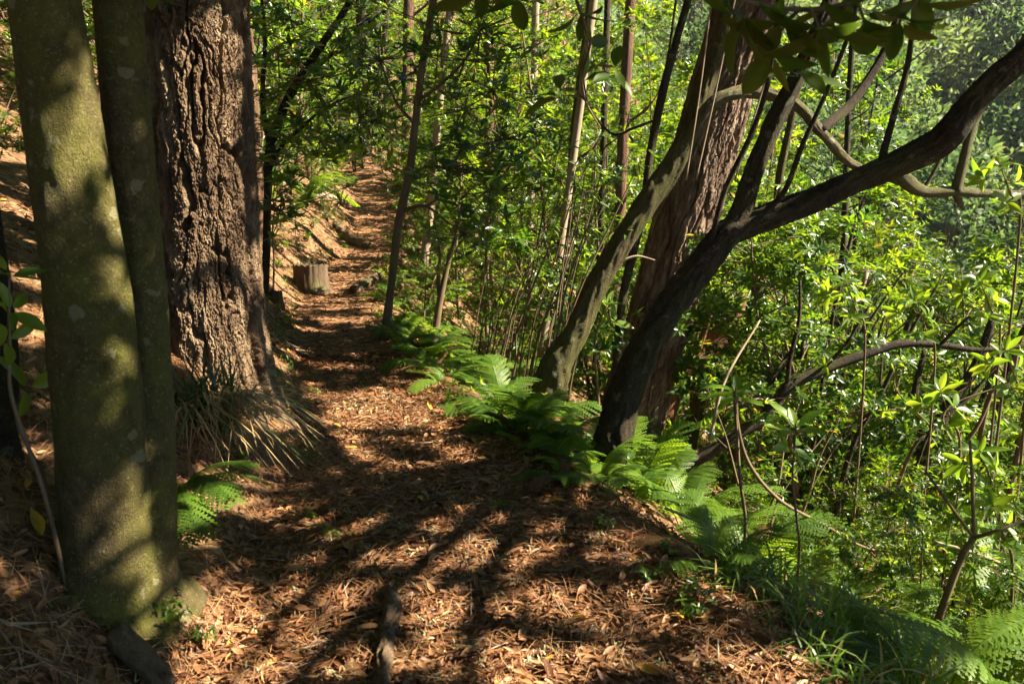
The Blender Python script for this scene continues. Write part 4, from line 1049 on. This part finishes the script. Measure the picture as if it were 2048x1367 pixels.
for k, (x0, y0, x1, Y, rad, mt, lab) in enumerate((
    (975, 470, 978, 13, .10, 'pine', 'reddish straight trunk standing in the thicket past the slender tree'), (815, 200, 820, 24, .16, 'pine', 'sunlit reddish pine trunk far up beyond the path end'),
    (728, 130, 730, 24, .20, 'dark', 'dark straight trunk far up beyond the path end'), (752, 150, 762, 25, .09, 'dark', 'thin dark trunk beside the dark far trunk'), (765, 150, 775, 25.5, .10, 'dark', 'second thin dark trunk beside the dark far trunk'),
    (860, 420, 905, 12, .06, 'pale', 'slim grey trunk in the thicket behind the slender tree'), (1110, 560, 1185, 9.5, .05, 'pale', 'pale sunlit slim trunk leaning through the thicket beyond the wiry saplings'), (1240, 430, 1262, 12, .085, 'pine', 'reddish trunk in the thicket behind the red-brown stem'),
    (1060, 450, 1072, 14, .07, 'pale', 'straight pale trunk in the middle of the thicket'), (1200, 500, 1215, 11, .05, 'dark', 'dark slim trunk behind the leaning laurel'), (1130, 540, 1180, 10, .06, 'lean', 'mossy slim trunk leaning in the thicket'),
    (640, 150, 610, 20, .09, 'dark', 'dark trunk on the wooded bank above the far path'), (1690, 420, 1712, 9, .035, 'dark', 'thin dark trunk among bright leaves under the dark limb'), (1640, 1000, 1700, 11, .07, 'dark', 'dark trunk at the far side of the gully'),
    (1700, 1010, 1790, 10, .05, 'dark', 'slim leaning trunk beyond the gully log'), (1760, 1060, 1860, 9, .045, 'dark', 'slim leaning trunk over the far gully'), (1850, 1090, 1960, 8.5, .04, 'dark', 'slim leaning stem near the gully fern'), (1600, 960, 1690, 12, .05, 'pale', 'pale slim trunk leaning above the gully log'),
    (495, 120, 470, 11, .11, 'pine', 'rough trunk half hidden behind the plated pine'))):
    m = {'pine': M['redbark'], 'dark': M['darkbark'], 'pale': M['paletwig'], 'lean': M['leanbark']}[mt]
    topy = -250 if y0 < 800 else y0 - 420
    pts = [(x0 - (x1 - x0) * .35, y0 + 130, Y), (x0, y0, Y), (x0 + (x1 - x0) * .5 + r.normal(0, 4), (y0 * 2 + topy) / 3, Y), (x0 + (x1 - x0) * 1.0, (y0 + topy * 2) / 3, Y), (x0 + (x1 - x0) * 1.5, topy, Y)]
    P = poly_px(pts); z0 = T(P[0][0], P[0][1])
    P = np.vstack([[P[0][0], P[0][1], min(z0 - .1, P[0][2])], P[0] if P[0][2] > z0 + .3 else P[1], P[1:] + 0]) if P[0][2] > z0 + .3 else P
    t = thing('thicket_tree', lab, 'tree', P[0]); obj('trunk', trunk_mesh('trunk', P, [rad * 1.15, rad, rad * .95, rad * .85, rad * .7], m, P[0], 12, 8, .18, 300 + k), t)
    d = P[-2] - P[1]; p = P[1] + d * .55
    obj('branch', trunk_mesh('branch', np.array([p, p + [rad * 4, -.1, rad * 3], p + [rad * 7, -.1, rad * 8]]), [rad * .3, rad * .2, rad * .08], m, P[0], 6, 5, .15, k), t)

# bare pale twigs in the thicket
for k, (a, c, e) in enumerate((((1360, 722, 7.0), (1405, 722, 6.9), (1420, 720, 6.9)), ((1425, 540, 6.9), (1470, 545, 6.8), (1510, 548, 6.8)), ((1410, 635, 7.2), (1450, 638, 7.1), (1500, 640, 7.1)), ((1245, 520, 6.4), (1275, 512, 6.4), (1310, 520, 6.4)), ((1870, 1085, 3.6), (1960, 1110, 3.5), (2060, 1150, 3.5)), ((1420, 880, 4.5), (1450, 760, 4.6), (1520, 640, 4.8)))):
    solo('dead_twig', ('pale dead twig sticking out beside the pine foot', 'pale dead twig crossing behind the dark laurel fork', 'grey dead twig jutting from the reddish pine', 'short crooked dead twig between leaning laurel and pine', 'pale forked dead twig near the bottom edge ferns', 'thin dark twig rising above the fern bank')[k], 'twig', [a, c, e], [.012, .010, .005], M['paletwig'], 6, .15, 400 + k)

# ------------------------------------------------------------------ grasses and weeds
def blades(mb, base, d, L, w, tint, bend, segs=5):
    """ribbons: base (N,3), horizontal direction d (N,2), length, width"""
    N = len(base); t = np.linspace(0, 1, segs + 1)
    P = base[:, None] + np.stack([d[:, 0:1] * L[:, None] * (t ** 1.5) * bend[:, None], d[:, 1:2] * L[:, None] * (t ** 1.5) * bend[:, None], L[:, None] * (t[None] * (1 - .15 * bend[:, None]) - (.75 * bend[:, None]) * t[None] ** 2.4)], -1)
    side = np.stack([-d[:, 1], d[:, 0], np.zeros(N)], -1)[:, None] * (w[:, None] * (1 - t ** 2.2)[None] * .5 + .0004)[..., None]
    V = np.stack([P - side, P + side], 2).reshape(N, -1, 3)
    k = np.arange(segs)[:, None] * 2 + np.array([0, 1, 3, 2])[None]
    q = (k[None] + (np.arange(N) * 2 * (segs + 1))[:, None, None]).reshape(-1, 4)
    mb.add(V.reshape(-1, 3), [q], np.repeat(tint, 2 * (segs + 1)))
r = np.random.default_rng(5)
# tussock: a green tuft and a skirt of straw, each a part
g = GND(412, 850)
t = thing('grass_tussock', 'dark strap-leaved grass tussock with a skirt of dry straw on the bank', 'grass', g)
b = MB(); N = 230
az = r.uniform(0, 6.28, N)
blades(b, r.normal(0, .05, (N, 3)) * [1.6, 1, .3] + [0, 0, 0], np.stack([np.cos(az), np.sin(az)], -1), r.uniform(.3, .66, N), r.uniform(.010, .017, N), np.clip(r.uniform(0, .46, N), 0, 1), r.uniform(.3, 1.25, N))
obj('green_blades', b.mesh('green_blades', M['tussock'], False), t)
b = MB(); N = 320
az = r.normal(-.55, .45, N)
blades(b, r.normal(0, .07, (N, 3)) * [1.6, 1.2, .2] + [.05, -.02, .08], np.stack([np.cos(az), np.sin(az)], -1), r.uniform(.15, .46, N), r.uniform(.006, .012, N), r.uniform(.58, 1, N), r.uniform(.75, 1.55, N))
obj('dry_blades', b.mesh('dry_blades', M['tussock'], False), t)

def tuft_mesh(seed, N, L, w, dry=.1):
    r = np.random.default_rng(seed); b = MB(); az = r.uniform(0, 6.28, N)
    blades(b, r.normal(0, .05, (N, 3)) * [1, 1, .1], np.stack([np.cos(az), np.sin(az)], -1), r.uniform(.5, 1.1, N) * L, r.uniform(.7, 1.2, N) * w, np.where(r.uniform(0, 1, N) < dry, 1.0, r.uniform(.1, .9, N)), r.uniform(.3, 1.2, N), 4)
    return b.mesh('blades', M['grass'], False)
TUFT = [tuft_mesh(k, 34, .30, .008) for k in range(3)]; TUFT_S = [tuft_mesh(10 + k, 22, .13, .006) for k in range(3)]
def weed_mesh(seed, n, h, size):
    r = np.random.default_rng(seed); b = MB(); C = []; A = []
    for k in range(n):
        d = rdir(r, r.uniform(.6, 3)); p = d * h * r.uniform(.4, 1)
        tube(b, np.array([[0, 0, 0], p * .5 + [0, 0, .01], p]), [.003, .0015], 3, 0, 0, .3, False)
        C += [p, p * .65]; A += [d + [0, 0, .4]] * 2
    rosettes(b, C, A, 5, size, .42, True, r)
    return b.mesh('weed', M['laurel_light'])
WEED = [weed_mesh(k, 7, .22, .05) for k in range(4)]
def clump(kind, mesh, x, y, sc, label, group):
    o = obj(kind, mesh, None, (x, y, T(x, y)), (0, 0, random.uniform(0, 6.28)), sc)
    tag(o, label, {'grass_tuft': 'grass', 'leafy_weed': 'weed'}[kind], group)
taken = []
scatter(60, (.2, 4), (2.1, 6), .16, lambda x, y: clump('grass_tuft', random.choice(TUFT), x, y, random.uniform(.7, 1.3), 'tuft of long green grass on the steep edge below the path', 'grass tufts on the edge below the path'),
        lambda x, y: eR(y) + .12 < x < eR(y) + 1.3 and x > .28 * y)
scatter(34, (-3.4, -1), (4.2, 14), .2, lambda x, y: clump('grass_tuft', random.choice(TUFT_S), x, y, random.uniform(.7, 1.4), 'short green grass tuft at the inner side of the path', 'grass tufts at the foot of the bank'),
        lambda x, y: eL(y) - .3 < x < eL(y) + .05)
scatter(46, (-3, 1.2), (4.4, 16), .22, lambda x, y: clump('leafy_weed', random.choice(WEED), x, y, random.uniform(.6, 1.5), 'small leafy weed on the outer edge of the path', 'weeds on the outer path edge'),
        lambda x, y: eR(y) - .02 < x < eR(y) + .7)
scatter(24, (-4, -1), (5, 16), .25, lambda x, y: clump('leafy_weed', random.choice(WEED), x, y, random.uniform(.5, 1.2), 'small leafy weed at the foot of the bank', 'weeds at the foot of the bank'),
        lambda x, y: eL(y) - .45 < x < eL(y) + .03)
scatter(30, (-6, -2), (8.5, 15), .22, lambda x, y: clump('leafy_weed', random.choice(WEED), x, y, random.uniform(.6, 1.5), 'small leafy weed on the sunny bank near the stump', 'weeds on the sunny bank'),
        lambda x, y: eL(y) - 1.9 < x < eL(y) - .15)
for k, (px, py, s) in enumerate(((620, 1045, .5), (1010, 1025, .45), (1300, 1170, .6), (1370, 1200, .7), (1200, 1060, .5), (385, 1010, .45), (480, 930, .6), (340, 1250, .6), (390, 1290, .5), (660, 1080, .4), (1380, 1240, .6), (1330, 1110, .5))):
    g = GND(px, py)
    clump('leafy_weed', WEED[k % 4], g[0], g[1], s, 'tiny green seedling standing alone in the leaf litter', 'seedlings in the leaf litter')

# ------------------------------------------------------------------ leaf litter
def curl_leaf(seed, tint, width=.36):
    r = np.random.default_rng(seed); n = 6; t = np.linspace(0, 1, n)
    w = width * .5 * np.sin(np.pi * np.clip(t, .02, .98)) ** .7; c = r.uniform(.3, 1.3); e = r.uniform(-.25, .35)
    V = []
    for i in range(n):
        z = e * (t[i] - .4) ** 2
        for s in (-1, 0, 1):
            V.append([t[i] - .5, s * w[i] * math.cos(c * .7), z + abs(s) * w[i] * math.sin(c) + s * .04 * math.sin(5 * t[i] + seed)])
    q = [[i * 3 + j, i * 3 + j + 1, i * 3 + 4 + j, i * 3 + 3 + j] for i in range(n - 1) for j in (0, 1)]
    return np.array(V), np.array(q), tint
def litter_mass(N, xy, size, seed, lift=.012):
    r = np.random.default_rng(seed)
    b = MB(); tmpl = [curl_leaf(seed + k, 0) for k in range(10)]
    nrm = Tn(xy[:, 0], xy[:, 1]); z = T(xy[:, 0], xy[:, 1]) + r.uniform(.0, lift * 2, N)
    which = r.integers(0, 10, N)
    tn = np.clip(r.beta(2.0, 2.2, N) * .92, 0, .9); tn = np.where(r.uniform(0, 1, N) < .012, .97, tn)
    for k in range(10):
        m = which == k; n = int(m.sum())
        if not n: continue
        Vt, qt, _ = tmpl[k]
        nz = nrm[m] + r.normal(0, .34, (n, 3)); nz /= np.linalg.norm(nz, axis=1, keepdims=True)
        a = r.uniform(0, 6.28, n); d = np.stack([np.cos(a), np.sin(a), np.zeros(n)], -1)
        y = np.cross(nz, d); y /= np.linalg.norm(y, axis=1, keepdims=True); d = np.cross(y, nz)
        s = (size[m] if np.ndim(size) else np.full(n, size)) * r.uniform(.55, 1.15, n)
        P = np.c_[xy[m], z[m]][:, None] + s[:, None, None] * (Vt[None, :, 0:1] * d[:, None] + Vt[None, :, 1:2] * y[:, None] + Vt[None, :, 2:3] * nz[:, None])
        off = (np.arange(n) * len(Vt))[:, None, None]
        b.add(P.reshape(-1, 3), [(qt[None] + off).reshape(-1, 4)], np.repeat(tn[m], len(Vt)))
    return b
r = np.random.default_rng(9)
def sample(n, y0, y1, xl, xr_, pw=1.0):
    y = y0 + (y1 - y0) * r.uniform(0, 1, n) ** pw
    return np.stack([r.uniform(0, 1, n) * (xr_(y) - xl(y)) + xl(y), y], -1)
XY = np.vstack([sample(19000, 1.7, 7, lambda y: eL(y) - .1, lambda y: eR(y) + np.where(y < 3.8, .35, .12), 1.5),
                sample(5000, 6, 18, lambda y: eL(y) - .1, lambda y: eR(y) + .3, 1.4),
                sample(5200, 1.6, 7, lambda y: np.maximum(-.68 * y - .4, eL(y) - 2.2), lambda y: eL(y) + .05, 1.2),
                sample(5200, 6, 16, lambda y: eL(y) - 2.4, lambda y: eL(y) + .05, 1.1),
                sample(2200, 2.2, 9, lambda y: eR(y) + .2, lambda y: eR(y) + 2.5, 1.2)])
o = obj('leaf_litter', litter_mass(len(XY), XY, np.where(r.uniform(0, 1, len(XY)) < .62, .036, .064), 3).mesh('leaf_litter', M['litter'])); o['kind'] = 'stuff'
tag(o, 'brown fallen leaf litter covering the path and the bank', 'leaf litter')

# single fallen leaves: the largest ones near the camera
LEAFM = {}
for nm, tn in (('brown', .45), ('dark', .2), ('tan', .72), ('orange', .95), ('yellow', 1.0)):
    LEAFM[nm] = []
    for k in range(4):
        Vt, qt, _ = curl_leaf(60 + k, tn, .40); b = MB(); b.add(Vt, [qt], tn)
        me = b.mesh('fallen_leaf', M['litter']); LEAFM[nm].append(me)
LBL = {'brown': 'curled mid-brown fallen leaf lying on the litter of the path', 'dark': 'dark brown fallen leaf lying on the litter of the path', 'tan': 'pale tan fallen leaf lying on the litter of the path',
       'orange': 'orange fallen leaf lying on the litter of the path', 'yellow': 'yellow fallen leaf lying on the brown litter of the path'}
def fallen(x, y, nm, s, label=None, group=None):
    n = Tn(np.array([x]), np.array([y]))[0] + np.array([random.gauss(0, .2), random.gauss(0, .2), 0])
    a = random.uniform(0, 6.28)
    o = obj('fallen_leaf', random.choice(LEAFM[nm]), None, (x, y, T(x, y) + .022), frame((math.cos(a), math.sin(a), -(n[0] * math.cos(a) + n[1] * math.sin(a)) / n[2]), n), s)
    tag(o, label or LBL[nm], 'leaf', group or ('single ' + nm + ' leaves on the path'))
pts = sample(235, 1.9, 5.5, lambda y: eL(y) - .05, lambda y: eR(y) + .1, 1.4)
for k, (x, y) in enumerate(pts):
    fallen(x, y, ('brown', 'tan', 'dark', 'brown', 'tan', 'orange' if k % 4 == 0 else 'tan')[k % 6], random.uniform(.055, .095))
for px, py in ((1160, 1250), (1232, 1100), (1296, 1355), (1360, 1245), (765, 930), (838, 1003), (700, 905), (1395, 1245), (1115, 1010), (860, 820)):
    g = GND(px, py); fallen(g[0], g[1], 'yellow', .085)
g = GND(72, 1060); fallen(g[0], g[1], 'yellow', .12, 'broad yellow leaf in the shade left of the double trunk foot', 'single yellow leaf by the double trunk')

# pine needles: on the bank below the pine and sprinkled on the path
def needles(xy, L, seed, lift):
    r = np.random.default_rng(seed); N = len(xy); b = MB()
    a = r.uniform(0, 6.28, N); n = Tn(xy[:, 0], xy[:, 1])
    d = np.stack([np.cos(a), np.sin(a), -(n[:, 0] * np.cos(a) + n[:, 1] * np.sin(a)) / n[:, 2] + r.normal(0, .18, N)], -1)
    d /= np.linalg.norm(d, axis=1, keepdims=True)
    y = np.cross(n, d); p = np.c_[xy, T(xy[:, 0], xy[:, 1]) + r.uniform(.004, lift, N)]
    l = L * r.uniform(.5, 1.1, N)[:, None]; w = .0011
    c = p + n * (.06 * l)
    V = np.stack([p - d * l * .5 - y * w, p - d * l * .5 + y * w, c + y * w, p + d * l * .5, c - y * w], 1)
    q = np.array([[0, 1, 2, 4]])[None] + (np.arange(N) * 5)[:, None, None]; t3 = np.array([[4, 2, 3]])[None] + (np.arange(N) * 5)[:, None, None]
    b.add(V.reshape(-1, 3), [q.reshape(-1, 4), t3.reshape(-1, 3)], np.repeat(r.uniform(0, 1, N), 5))
    return b
XY = np.vstack([sample(9000, 1.7, 6.5, lambda y: eL(y) - .1, lambda y: eR(y) + .3, 1.3),
                np.c_[r.normal(bP[0] + .05, .42, 9000), r.normal(bP[1] - .55, .40, 9000)],
                sample(4500, 1.8, 6, lambda y: np.maximum(-.68 * y - .4, eL(y) - 1.6), lambda y: eL(y), 1.2)])
o = obj('pine_needle_litter', needles(XY, .15, 4, .035).mesh('pine_needle_litter', M['needle'], False)); o['kind'] = 'stuff'
tag(o, 'dry reddish pine needles strewn over path and bank', 'needles')
XYt = sample(420, 1.9, 8, lambda y: eL(y) - .6, lambda y: eR(y) + .3, 1.3); b = MB()
for k, (x, y) in enumerate(XYt):
    a = r.uniform(0, 6.28); l = r.uniform(.04, .2); q = [(x + math.cos(a) * l * f, y + math.sin(a) * l * f + .01 * r.normal()) for f in (-.5, 0, .5)]
    tube(b, np.array([[u_, v_, float(T(u_, v_)) + .018 + .008 * r.uniform()] for u_, v_ in q]), [.0022, .0028, .0015], 4, 0, 0, .5)
o = obj('twig_litter', b.mesh('twig_litter', M['paletwig'])); o['kind'] = 'stuff'; tag(o, 'thin broken twigs scattered through the path litter', 'twigs')
# moss tufts on the path
XY = np.vstack([sample(260, 2, 6, lambda y: eL(y), lambda y: eR(y) + .1, 1.2)])
b = MB(); C = np.c_[np.repeat(XY, 10, 0) + r.normal(0, .022, (2600, 2)), np.zeros(2600)]; C[:, 2] = T(C[:, 0], C[:, 1]) + .012
N = len(C); az = r.uniform(0, 6.28, N)
blades(b, C, np.stack([np.cos(az), np.sin(az)], -1), r.uniform(.012, .035, N), r.uniform(.003, .007, N), r.uniform(.2, 1, N), r.uniform(.3, 1.2, N), 2)
mm, nt, bs, _ = nodes_of('grey_lichen_tuft'); bs.inputs['Base Color'].default_value = (.30, .31, .17, 1); bs.inputs['Roughness'].default_value = .95
vv = noise(nt, 9, 3, .6, coords(nt)); rr_ = ramp(nt, [(.35, (.20, .22, .09)), (.65, (.36, .36, .22))]); nt.links.new(vv, rr_.inputs[0]); nt.links.new(rr_.outputs[0], bs.inputs['Base Color'])
o = obj('lichen_tufts', b.mesh('lichen_tufts', mm, False)); o['kind'] = 'stuff'; tag(o, 'grey-green lichen scraps fallen among the leaf litter', 'lichen')

# ------------------------------------------------------------------ canopy: unseen crowns added for shade, gaps cut where sun spots should fall
HOLES = []
def hole(p, rad): HOLES.append((np.asarray(p, float), rad))
for px, py, rad in ((440, 1265, .15), (520, 1250, .12), (470, 1345, .15), (560, 1300, .06), (350, 1045, .08), (400, 1085, .07), (650, 860, .17), (720, 830, .2), (800, 815, .26), (850, 835, .2), (760, 800, .2), (690, 965, .07), (700, 1060, .06), (860, 1115, .09), (940, 1110, .06),
                    (860, 1235, .09), (950, 1225, .05), (1010, 1125, .05), (1110, 1060, .05), (1060, 1190, .04), (1240, 1110, .05), (1270, 1245, .07), (1060, 1300, .04), (1190, 1180, .04), (620, 1180, .05), (1180, 1330, .09), (1000, 1360, .08), (1500, 1340, .12),
                    (640, 1330, .07), (590, 1050, .06), (540, 960, .05), (35, 420, .22), (60, 660, .12), (90, 640, .1), (380, 680, .12), (550, 720, .15), (540, 850, .14), (480, 830, .09), (440, 980, .12), (410, 1000, .1), (600, 700, .1), (680, 640, .12), (620, 660, .1), (660, 740, .09), (1360, 960, .1), (1300, 860, .12),
                    (60, 900, .05), (1150, 1220, .05), (760, 1120, .05), (1400, 1170, .05)):
    hole(GND(px, py), rad)
for px, py, rad in ((185, 470, .04), (230, 585, .055), (222, 640, .055), (235, 700, .04), (250, 930, .045), (285, 985, .05), (325, 1110, .05), (325, 1160, .05), (240, 110, .04), (232, 215, .05), (180, 30, .05)):
    hole(PY(px, py, YD - .06) + [.07, 0, 0], rad - .02)
for px, py, rad in ((400, 195, .07), (385, 165, .06), (340, 130, .04), (470, 250, .06), (445, 40, .07), (500, 330, .06), (400, 90, .05), (420, 560, .05), (505, 120, .06), (480, 60, .10), (490, 160, .08), (450, 330, .08), (430, 470, .09), (490, 560, .07), (440, 600, .08), (470, 650, .10), (500, 690, .10), (505, 420, .06)):
    hole(PY(px, py, YP - .26), rad + .05)
for px, py, rad in ((1160, 690, .12), (1130, 740, .12), (1190, 640, .08), (1330, 690, .10), (1310, 740, .07), (1500, 180, .15), (1440, 200, .12), (1400, 260, .12), (1690, 310, .1)):
    hole(PY(px, py, YA - .1), rad)
rh = np.random.default_rng(64)
for _ in range(46):
    y_ = rh.uniform(2.3, 7.2); x_ = rh.uniform(float(eL(y_)) - .1, float(eR(y_)) + .1)
    hole((x_, y_, float(T(x_, y_))), rh.uniform(.0, .045))
for _ in range(34):
    y_ = rh.uniform(3.0, 5.2); x_ = rh.uniform(float(eL(y_)) - .2, float(eR(y_)))
    hole((x_, y_, float(T(x_, y_))), rh.uniform(.0, .05))
r = np.random.default_rng(31)
NR = 12500
G0 = np.stack([r.uniform(-6.8, 2.2, NR), r.uniform(-.5, 9.6, NR), np.zeros(NR)], -1)
tt = r.uniform(6.0, 9.0, NR)
C = G0 + SUN[None] * tt[:, None]
# clumpy density and a thinner far edge
keep = (G0[:, 0] < np.where(G0[:, 1] < 3.6, 1.6, np.where(G0[:, 1] < 5.2, .35, -.5 - .3 * (G0[:, 1] - 5.2))) + .5 * fbm(G0[:, 1] * 2, tt, 4.4, 2)) & (fbm(G0[:, 0] * 1.1, G0[:, 1] * 1.1, 41.0, 3) > -.62) & (r.uniform(0, 1, NR) < np.clip((10.2 - G0[:, 1]) / 2.2, 0, 1))
for p, rad in HOLES:
    d = C - p; al = d @ SUN; perp = np.linalg.norm(d - al[:, None] * SUN, axis=1)
    keep &= perp > rad * 1.1 + .065
C = C[keep]
own = np.where(C[:, 1] < 1.5, 0, np.where(C[:, 0] > 4.2, 1, np.where(C[:, 1] < 4.6, 2, 3)))
anchors = {0: PY(2380, -160, YB - .4), 1: PY(1720, -160, YB), 2: PY(60, -200, YD), 3: PY(1580, -400, YA + .3)}
for k, tree in ((0, FORK), (1, FORK), (2, DOUBLE), (3, LEAN)):
    m = own == k
    if m.sum() < 10: continue
    c = C[m]; base = np.array(tree.location)
    b = MB(); rosettes(b, c - base, r.normal(0, .35, (len(c), 3)) + SUN * .5 + [0, 0, .4], 8, .16, .42, False, r)
    obj('crown', b.mesh('crown', M['laurel']), tree)  # out-of-view leaf slab shaped along the sun rays, hung on a visible tree
    a0 = anchors[k]; w = MB()
    for q in range(14):
        e = c[r.integers(0, len(c))]
        mid = (a0 + e) / 2 + np.array([0, 0, .5]) + r.normal(0, .2, 3)
        w = MB(); tube(w, crom([a0 - base, mid - base, e - base], 7), [.05, .03, .01], 6, .15, q)
        obj('bough', w.mesh('bough', M['darkbark']), tree)
print('canopy rosettes', len(C), 'objects', len(bpy.data.objects), 'tris', sum(len(m.loops) - 2 * len(m.polygons) for m in bpy.data.meshes))

# unseen crowns added overhead and up the bank to block sky light
r = np.random.default_rng(33)
for tree, x0, x1, y0, y1, z0, z1, n in ((DOUBLE, -9, .5, -7, 4, 5.2, 8.5, 3600), (PINE, -11, -2.5, 4, 11.5, 6.5, 10, 2200)):
    c = np.stack([r.uniform(x0, x1, n), r.uniform(y0, y1, n), r.uniform(z0, z1, n)], -1); base = np.array(tree.location)
    b = MB(); rosettes(b, c - base, r.normal(0, .4, (n, 3)) + [0, 0, .8], 8, .22, .45, False, r)
    obj('crown', b.mesh('crown', M['laurel']), tree)
taken = []
def behind(x, y):  # out-of-view trees added to keep sky light off the trunks
    place(random.choice(V_TREE), 'laurel_tree', 'unseen laurel tree added behind the viewpoint to block sky light', 'tree', x, y, 'unseen laurels blocking sky behind the viewpoint', random.uniform(1.2, 1.7))
for x, y in ((-6, -3), (-3.5, -3.6), (-1.4, -4.2), (1, -4), (3.2, -4.6), (-7, -6.5), (-8.5, 0), (-8, 3.5), (5.5, -6.5), (0, -7), (-3.5, -7), (3, -7.3), (8, -7.5), (-10.5, -3.5), (-6.2, .5), (6, -9), (-1, -9), (11, -8)):
    behind(x, y)

# ------------------------------------------------------------------ haze over the valley
b = MB()
X0, X1, Y0, Y1, Z0, Z1 = -63, 143, -14, 173, -18, 110
b.add([[X0, Y0, Z0], [X1, Y0, Z0], [X1, Y1, Z0], [X0, Y1, Z0], [X0, Y0, Z1], [X1, Y0, Z1], [X1, Y1, Z1], [X0, Y1, Z1]],
      [np.array([[0, 3, 2, 1], [4, 5, 6, 7], [0, 1, 5, 4], [1, 2, 6, 5], [2, 3, 7, 6], [3, 0, 4, 7]])])
hm = bpy.data.materials.new('haze'); hm.use_nodes = True
hn = hm.node_tree; hn.nodes.remove(hn.nodes['Principled BSDF'])
pv = hn.nodes.new('ShaderNodeVolumePrincipled'); pv.inputs['Density'].default_value = 0.00016
pv.inputs['Color'].default_value = (.86, .92, 1.0, 1); pv.inputs['Anisotropy'].default_value = .2
hn.links.new(pv.outputs[0], hn.nodes['Material Output'].inputs['Volume'])
o = obj('haze', b.mesh('haze', hm, False)); o['kind'] = 'stuff'

# ------------------------------------------------------------------ labels of look-alikes: where each one shows
LM = [(622, 545, 'the tree stump'), (770, 560, 'the slender crooked tree'), (880, 600, 'the small forked sapling'), (1160, 650, 'the leaning laurel trunk'), (1400, 400, 'the reddish pine'), (1300, 690, 'the dark forked trunk'),
      (1750, 345, 'the dark limb'), (1930, 385, 'the lichen-grey bough'), (1430, 680, 'the broken red trunk'), (1700, 715, 'the level limb'), (1870, 900, 'the gully trunk'), (1650, 988, 'the gully log'), (1920, 1130, 'the forked corner sapling'),
      (1350, 900, 'the fern bank'), (1640, 1250, 'the bright slope sprig'), (775, 1270, 'the surface root'), (240, 1150, 'the double trunk foot'), (430, 450, 'the plated pine'), (430, 850, 'the grass tussock'), (560, 300, 'the small dark laurel'),
      (640, 350, 'the pale sunlit fern'), (740, 400, 'the far path'), (975, 400, 'the reddish thicket trunk'), (1060, 650, 'the wiry saplings'), (1320, 190, 'the red-brown stem'), (1600, 60, 'the overhanging leaves'), (1160, 400, 'the pale slim trunk'),
      (1450, 1100, 'the bare arching stem'), (400, 990, 'the bright green fern'), (1500, 230, 'the mossy arching branch'), (1900, 180, 'the end of the dark limb'), (880, 150, 'the slender tree top'), (1050, 150, 'the curling twig'), (700, 950, 'the middle of the path'), (1100, 1200, 'the sunlit foreground litter')]
SHORT = {'small feathery fern right on the outer rim of the path': 'small feathery fern on the path rim', 'small leafy weed on the sunny bank near the stump': 'small leafy weed on the sunny bank', 'laurel tree high on the slope ahead': 'laurel high on the slope ahead', 'dark leafy shrub on the upper bank beyond the double trunk': 'dark leafy shrub on the upper bank', 'leafy bush closing off the far end of the path': 'leafy bush closing the path end', 'leafy evergreen bush on the near slope below the path': 'leafy evergreen bush on the near slope', 'bright green sunlit young laurel on the slope below the path': 'bright green sunlit young laurel on the slope',
         'slim pale-stemmed young tree in the crowded thicket past the ferns': 'slim young tree in the crowded thicket', 'dense dark laurel tree deep in the valley thicket': 'dense dark laurel deep in the valley thicket',
         'laurel tree on the slope where the path disappears': 'laurel tree beyond the end of the path', 'leafy bush in the shade where the path disappears': 'shaded leafy bush near the path end', 'laurel leaning its crown over the far stretch of path': 'laurel overhanging the far path',
         'dark laurel tree on the bank above the path': 'dark laurel on the upper bank', 'leafy bush on the bank above the path': 'leafy bush on the upper bank', 'pale hazy tree on the hillside across the valley': 'pale hazy tree on the far hillside',
         'low fine-leaved shrub on the steep drop beside the ferns': 'low fine-leaved shrub on the steep drop', 'thin dark stem leaning out of the tangled thicket in the gully': 'thin dark leaning stem in the gully thicket', 'low green shrub on the bank above the far path': 'low green shrub on the far bank',
         'low green shrub at the outer verge of the far path': 'low green shrub on the outer verge', 'low bright fern in the green verge on the outer side of the path': 'low bright fern on the outer verge', 'small fern on the bank above the far path': 'small fern on the far bank',
         'thin bare stem in the cluster of wiry saplings along the path edge': 'thin bare stem among the wiry saplings', 'tuft of long green grass on the steep edge below the path': 'tuft of long green grass on the steep edge', 'short green grass tuft at the inner side of the path': 'short green grass tuft along the bank foot',
         'small leafy weed on the outer edge of the path': 'small leafy weed on the outer path edge', 'small leafy weed at the foot of the bank': 'small leafy weed along the bank foot', 'tiny green seedling standing alone in the leaf litter': 'tiny green seedling in the leaf litter',
         'curled mid-brown fallen leaf lying on the litter of the path': 'curled mid-brown fallen leaf', 'dark brown fallen leaf lying on the litter of the path': 'dark brown fallen leaf on the litter', 'pale tan fallen leaf lying on the litter of the path': 'pale tan fallen leaf on the litter', 'orange fallen leaf lying on the litter of the path': 'orange fallen leaf on the litter',
         'yellow fallen leaf lying on the brown litter of the path': 'yellow fallen leaf on brown litter'}
UPZ = {'tree': 2.6, 'bush': .9, 'sapling': .6, 'fern': .25}
from collections import Counter
cnt = Counter(o['label'] for o in SC.objects if o.parent is None and 'label' in o)
for o in SC.objects:
    if o.parent is None and 'group' in o and cnt[o['label']] > 1:
        c = np.array(o.location) + [0, 0, UPZ.get(o['category'], 0) * o.scale[2]]
        px, py, D = project(c)
        if D < .5 or not (-60 < px < 2110 and -60 < py < 1430): continue
        d, lx, ly, nm = min(((px - a) ** 2 + (py - b_) ** 2, a, b_, n_) for a, b_, n_ in LM)
        dx, dy = px - lx, py - ly
        way = ('right of ' if dx > 0 else 'left of ') if abs(dx) > abs(dy) else ('below ' if dy > 0 else 'above ')
        base_l = o['label'].split(' ')
        lab = SHORT.get(o['label'], o['label'])
        o['label'] = lab + ', ' + way + nm
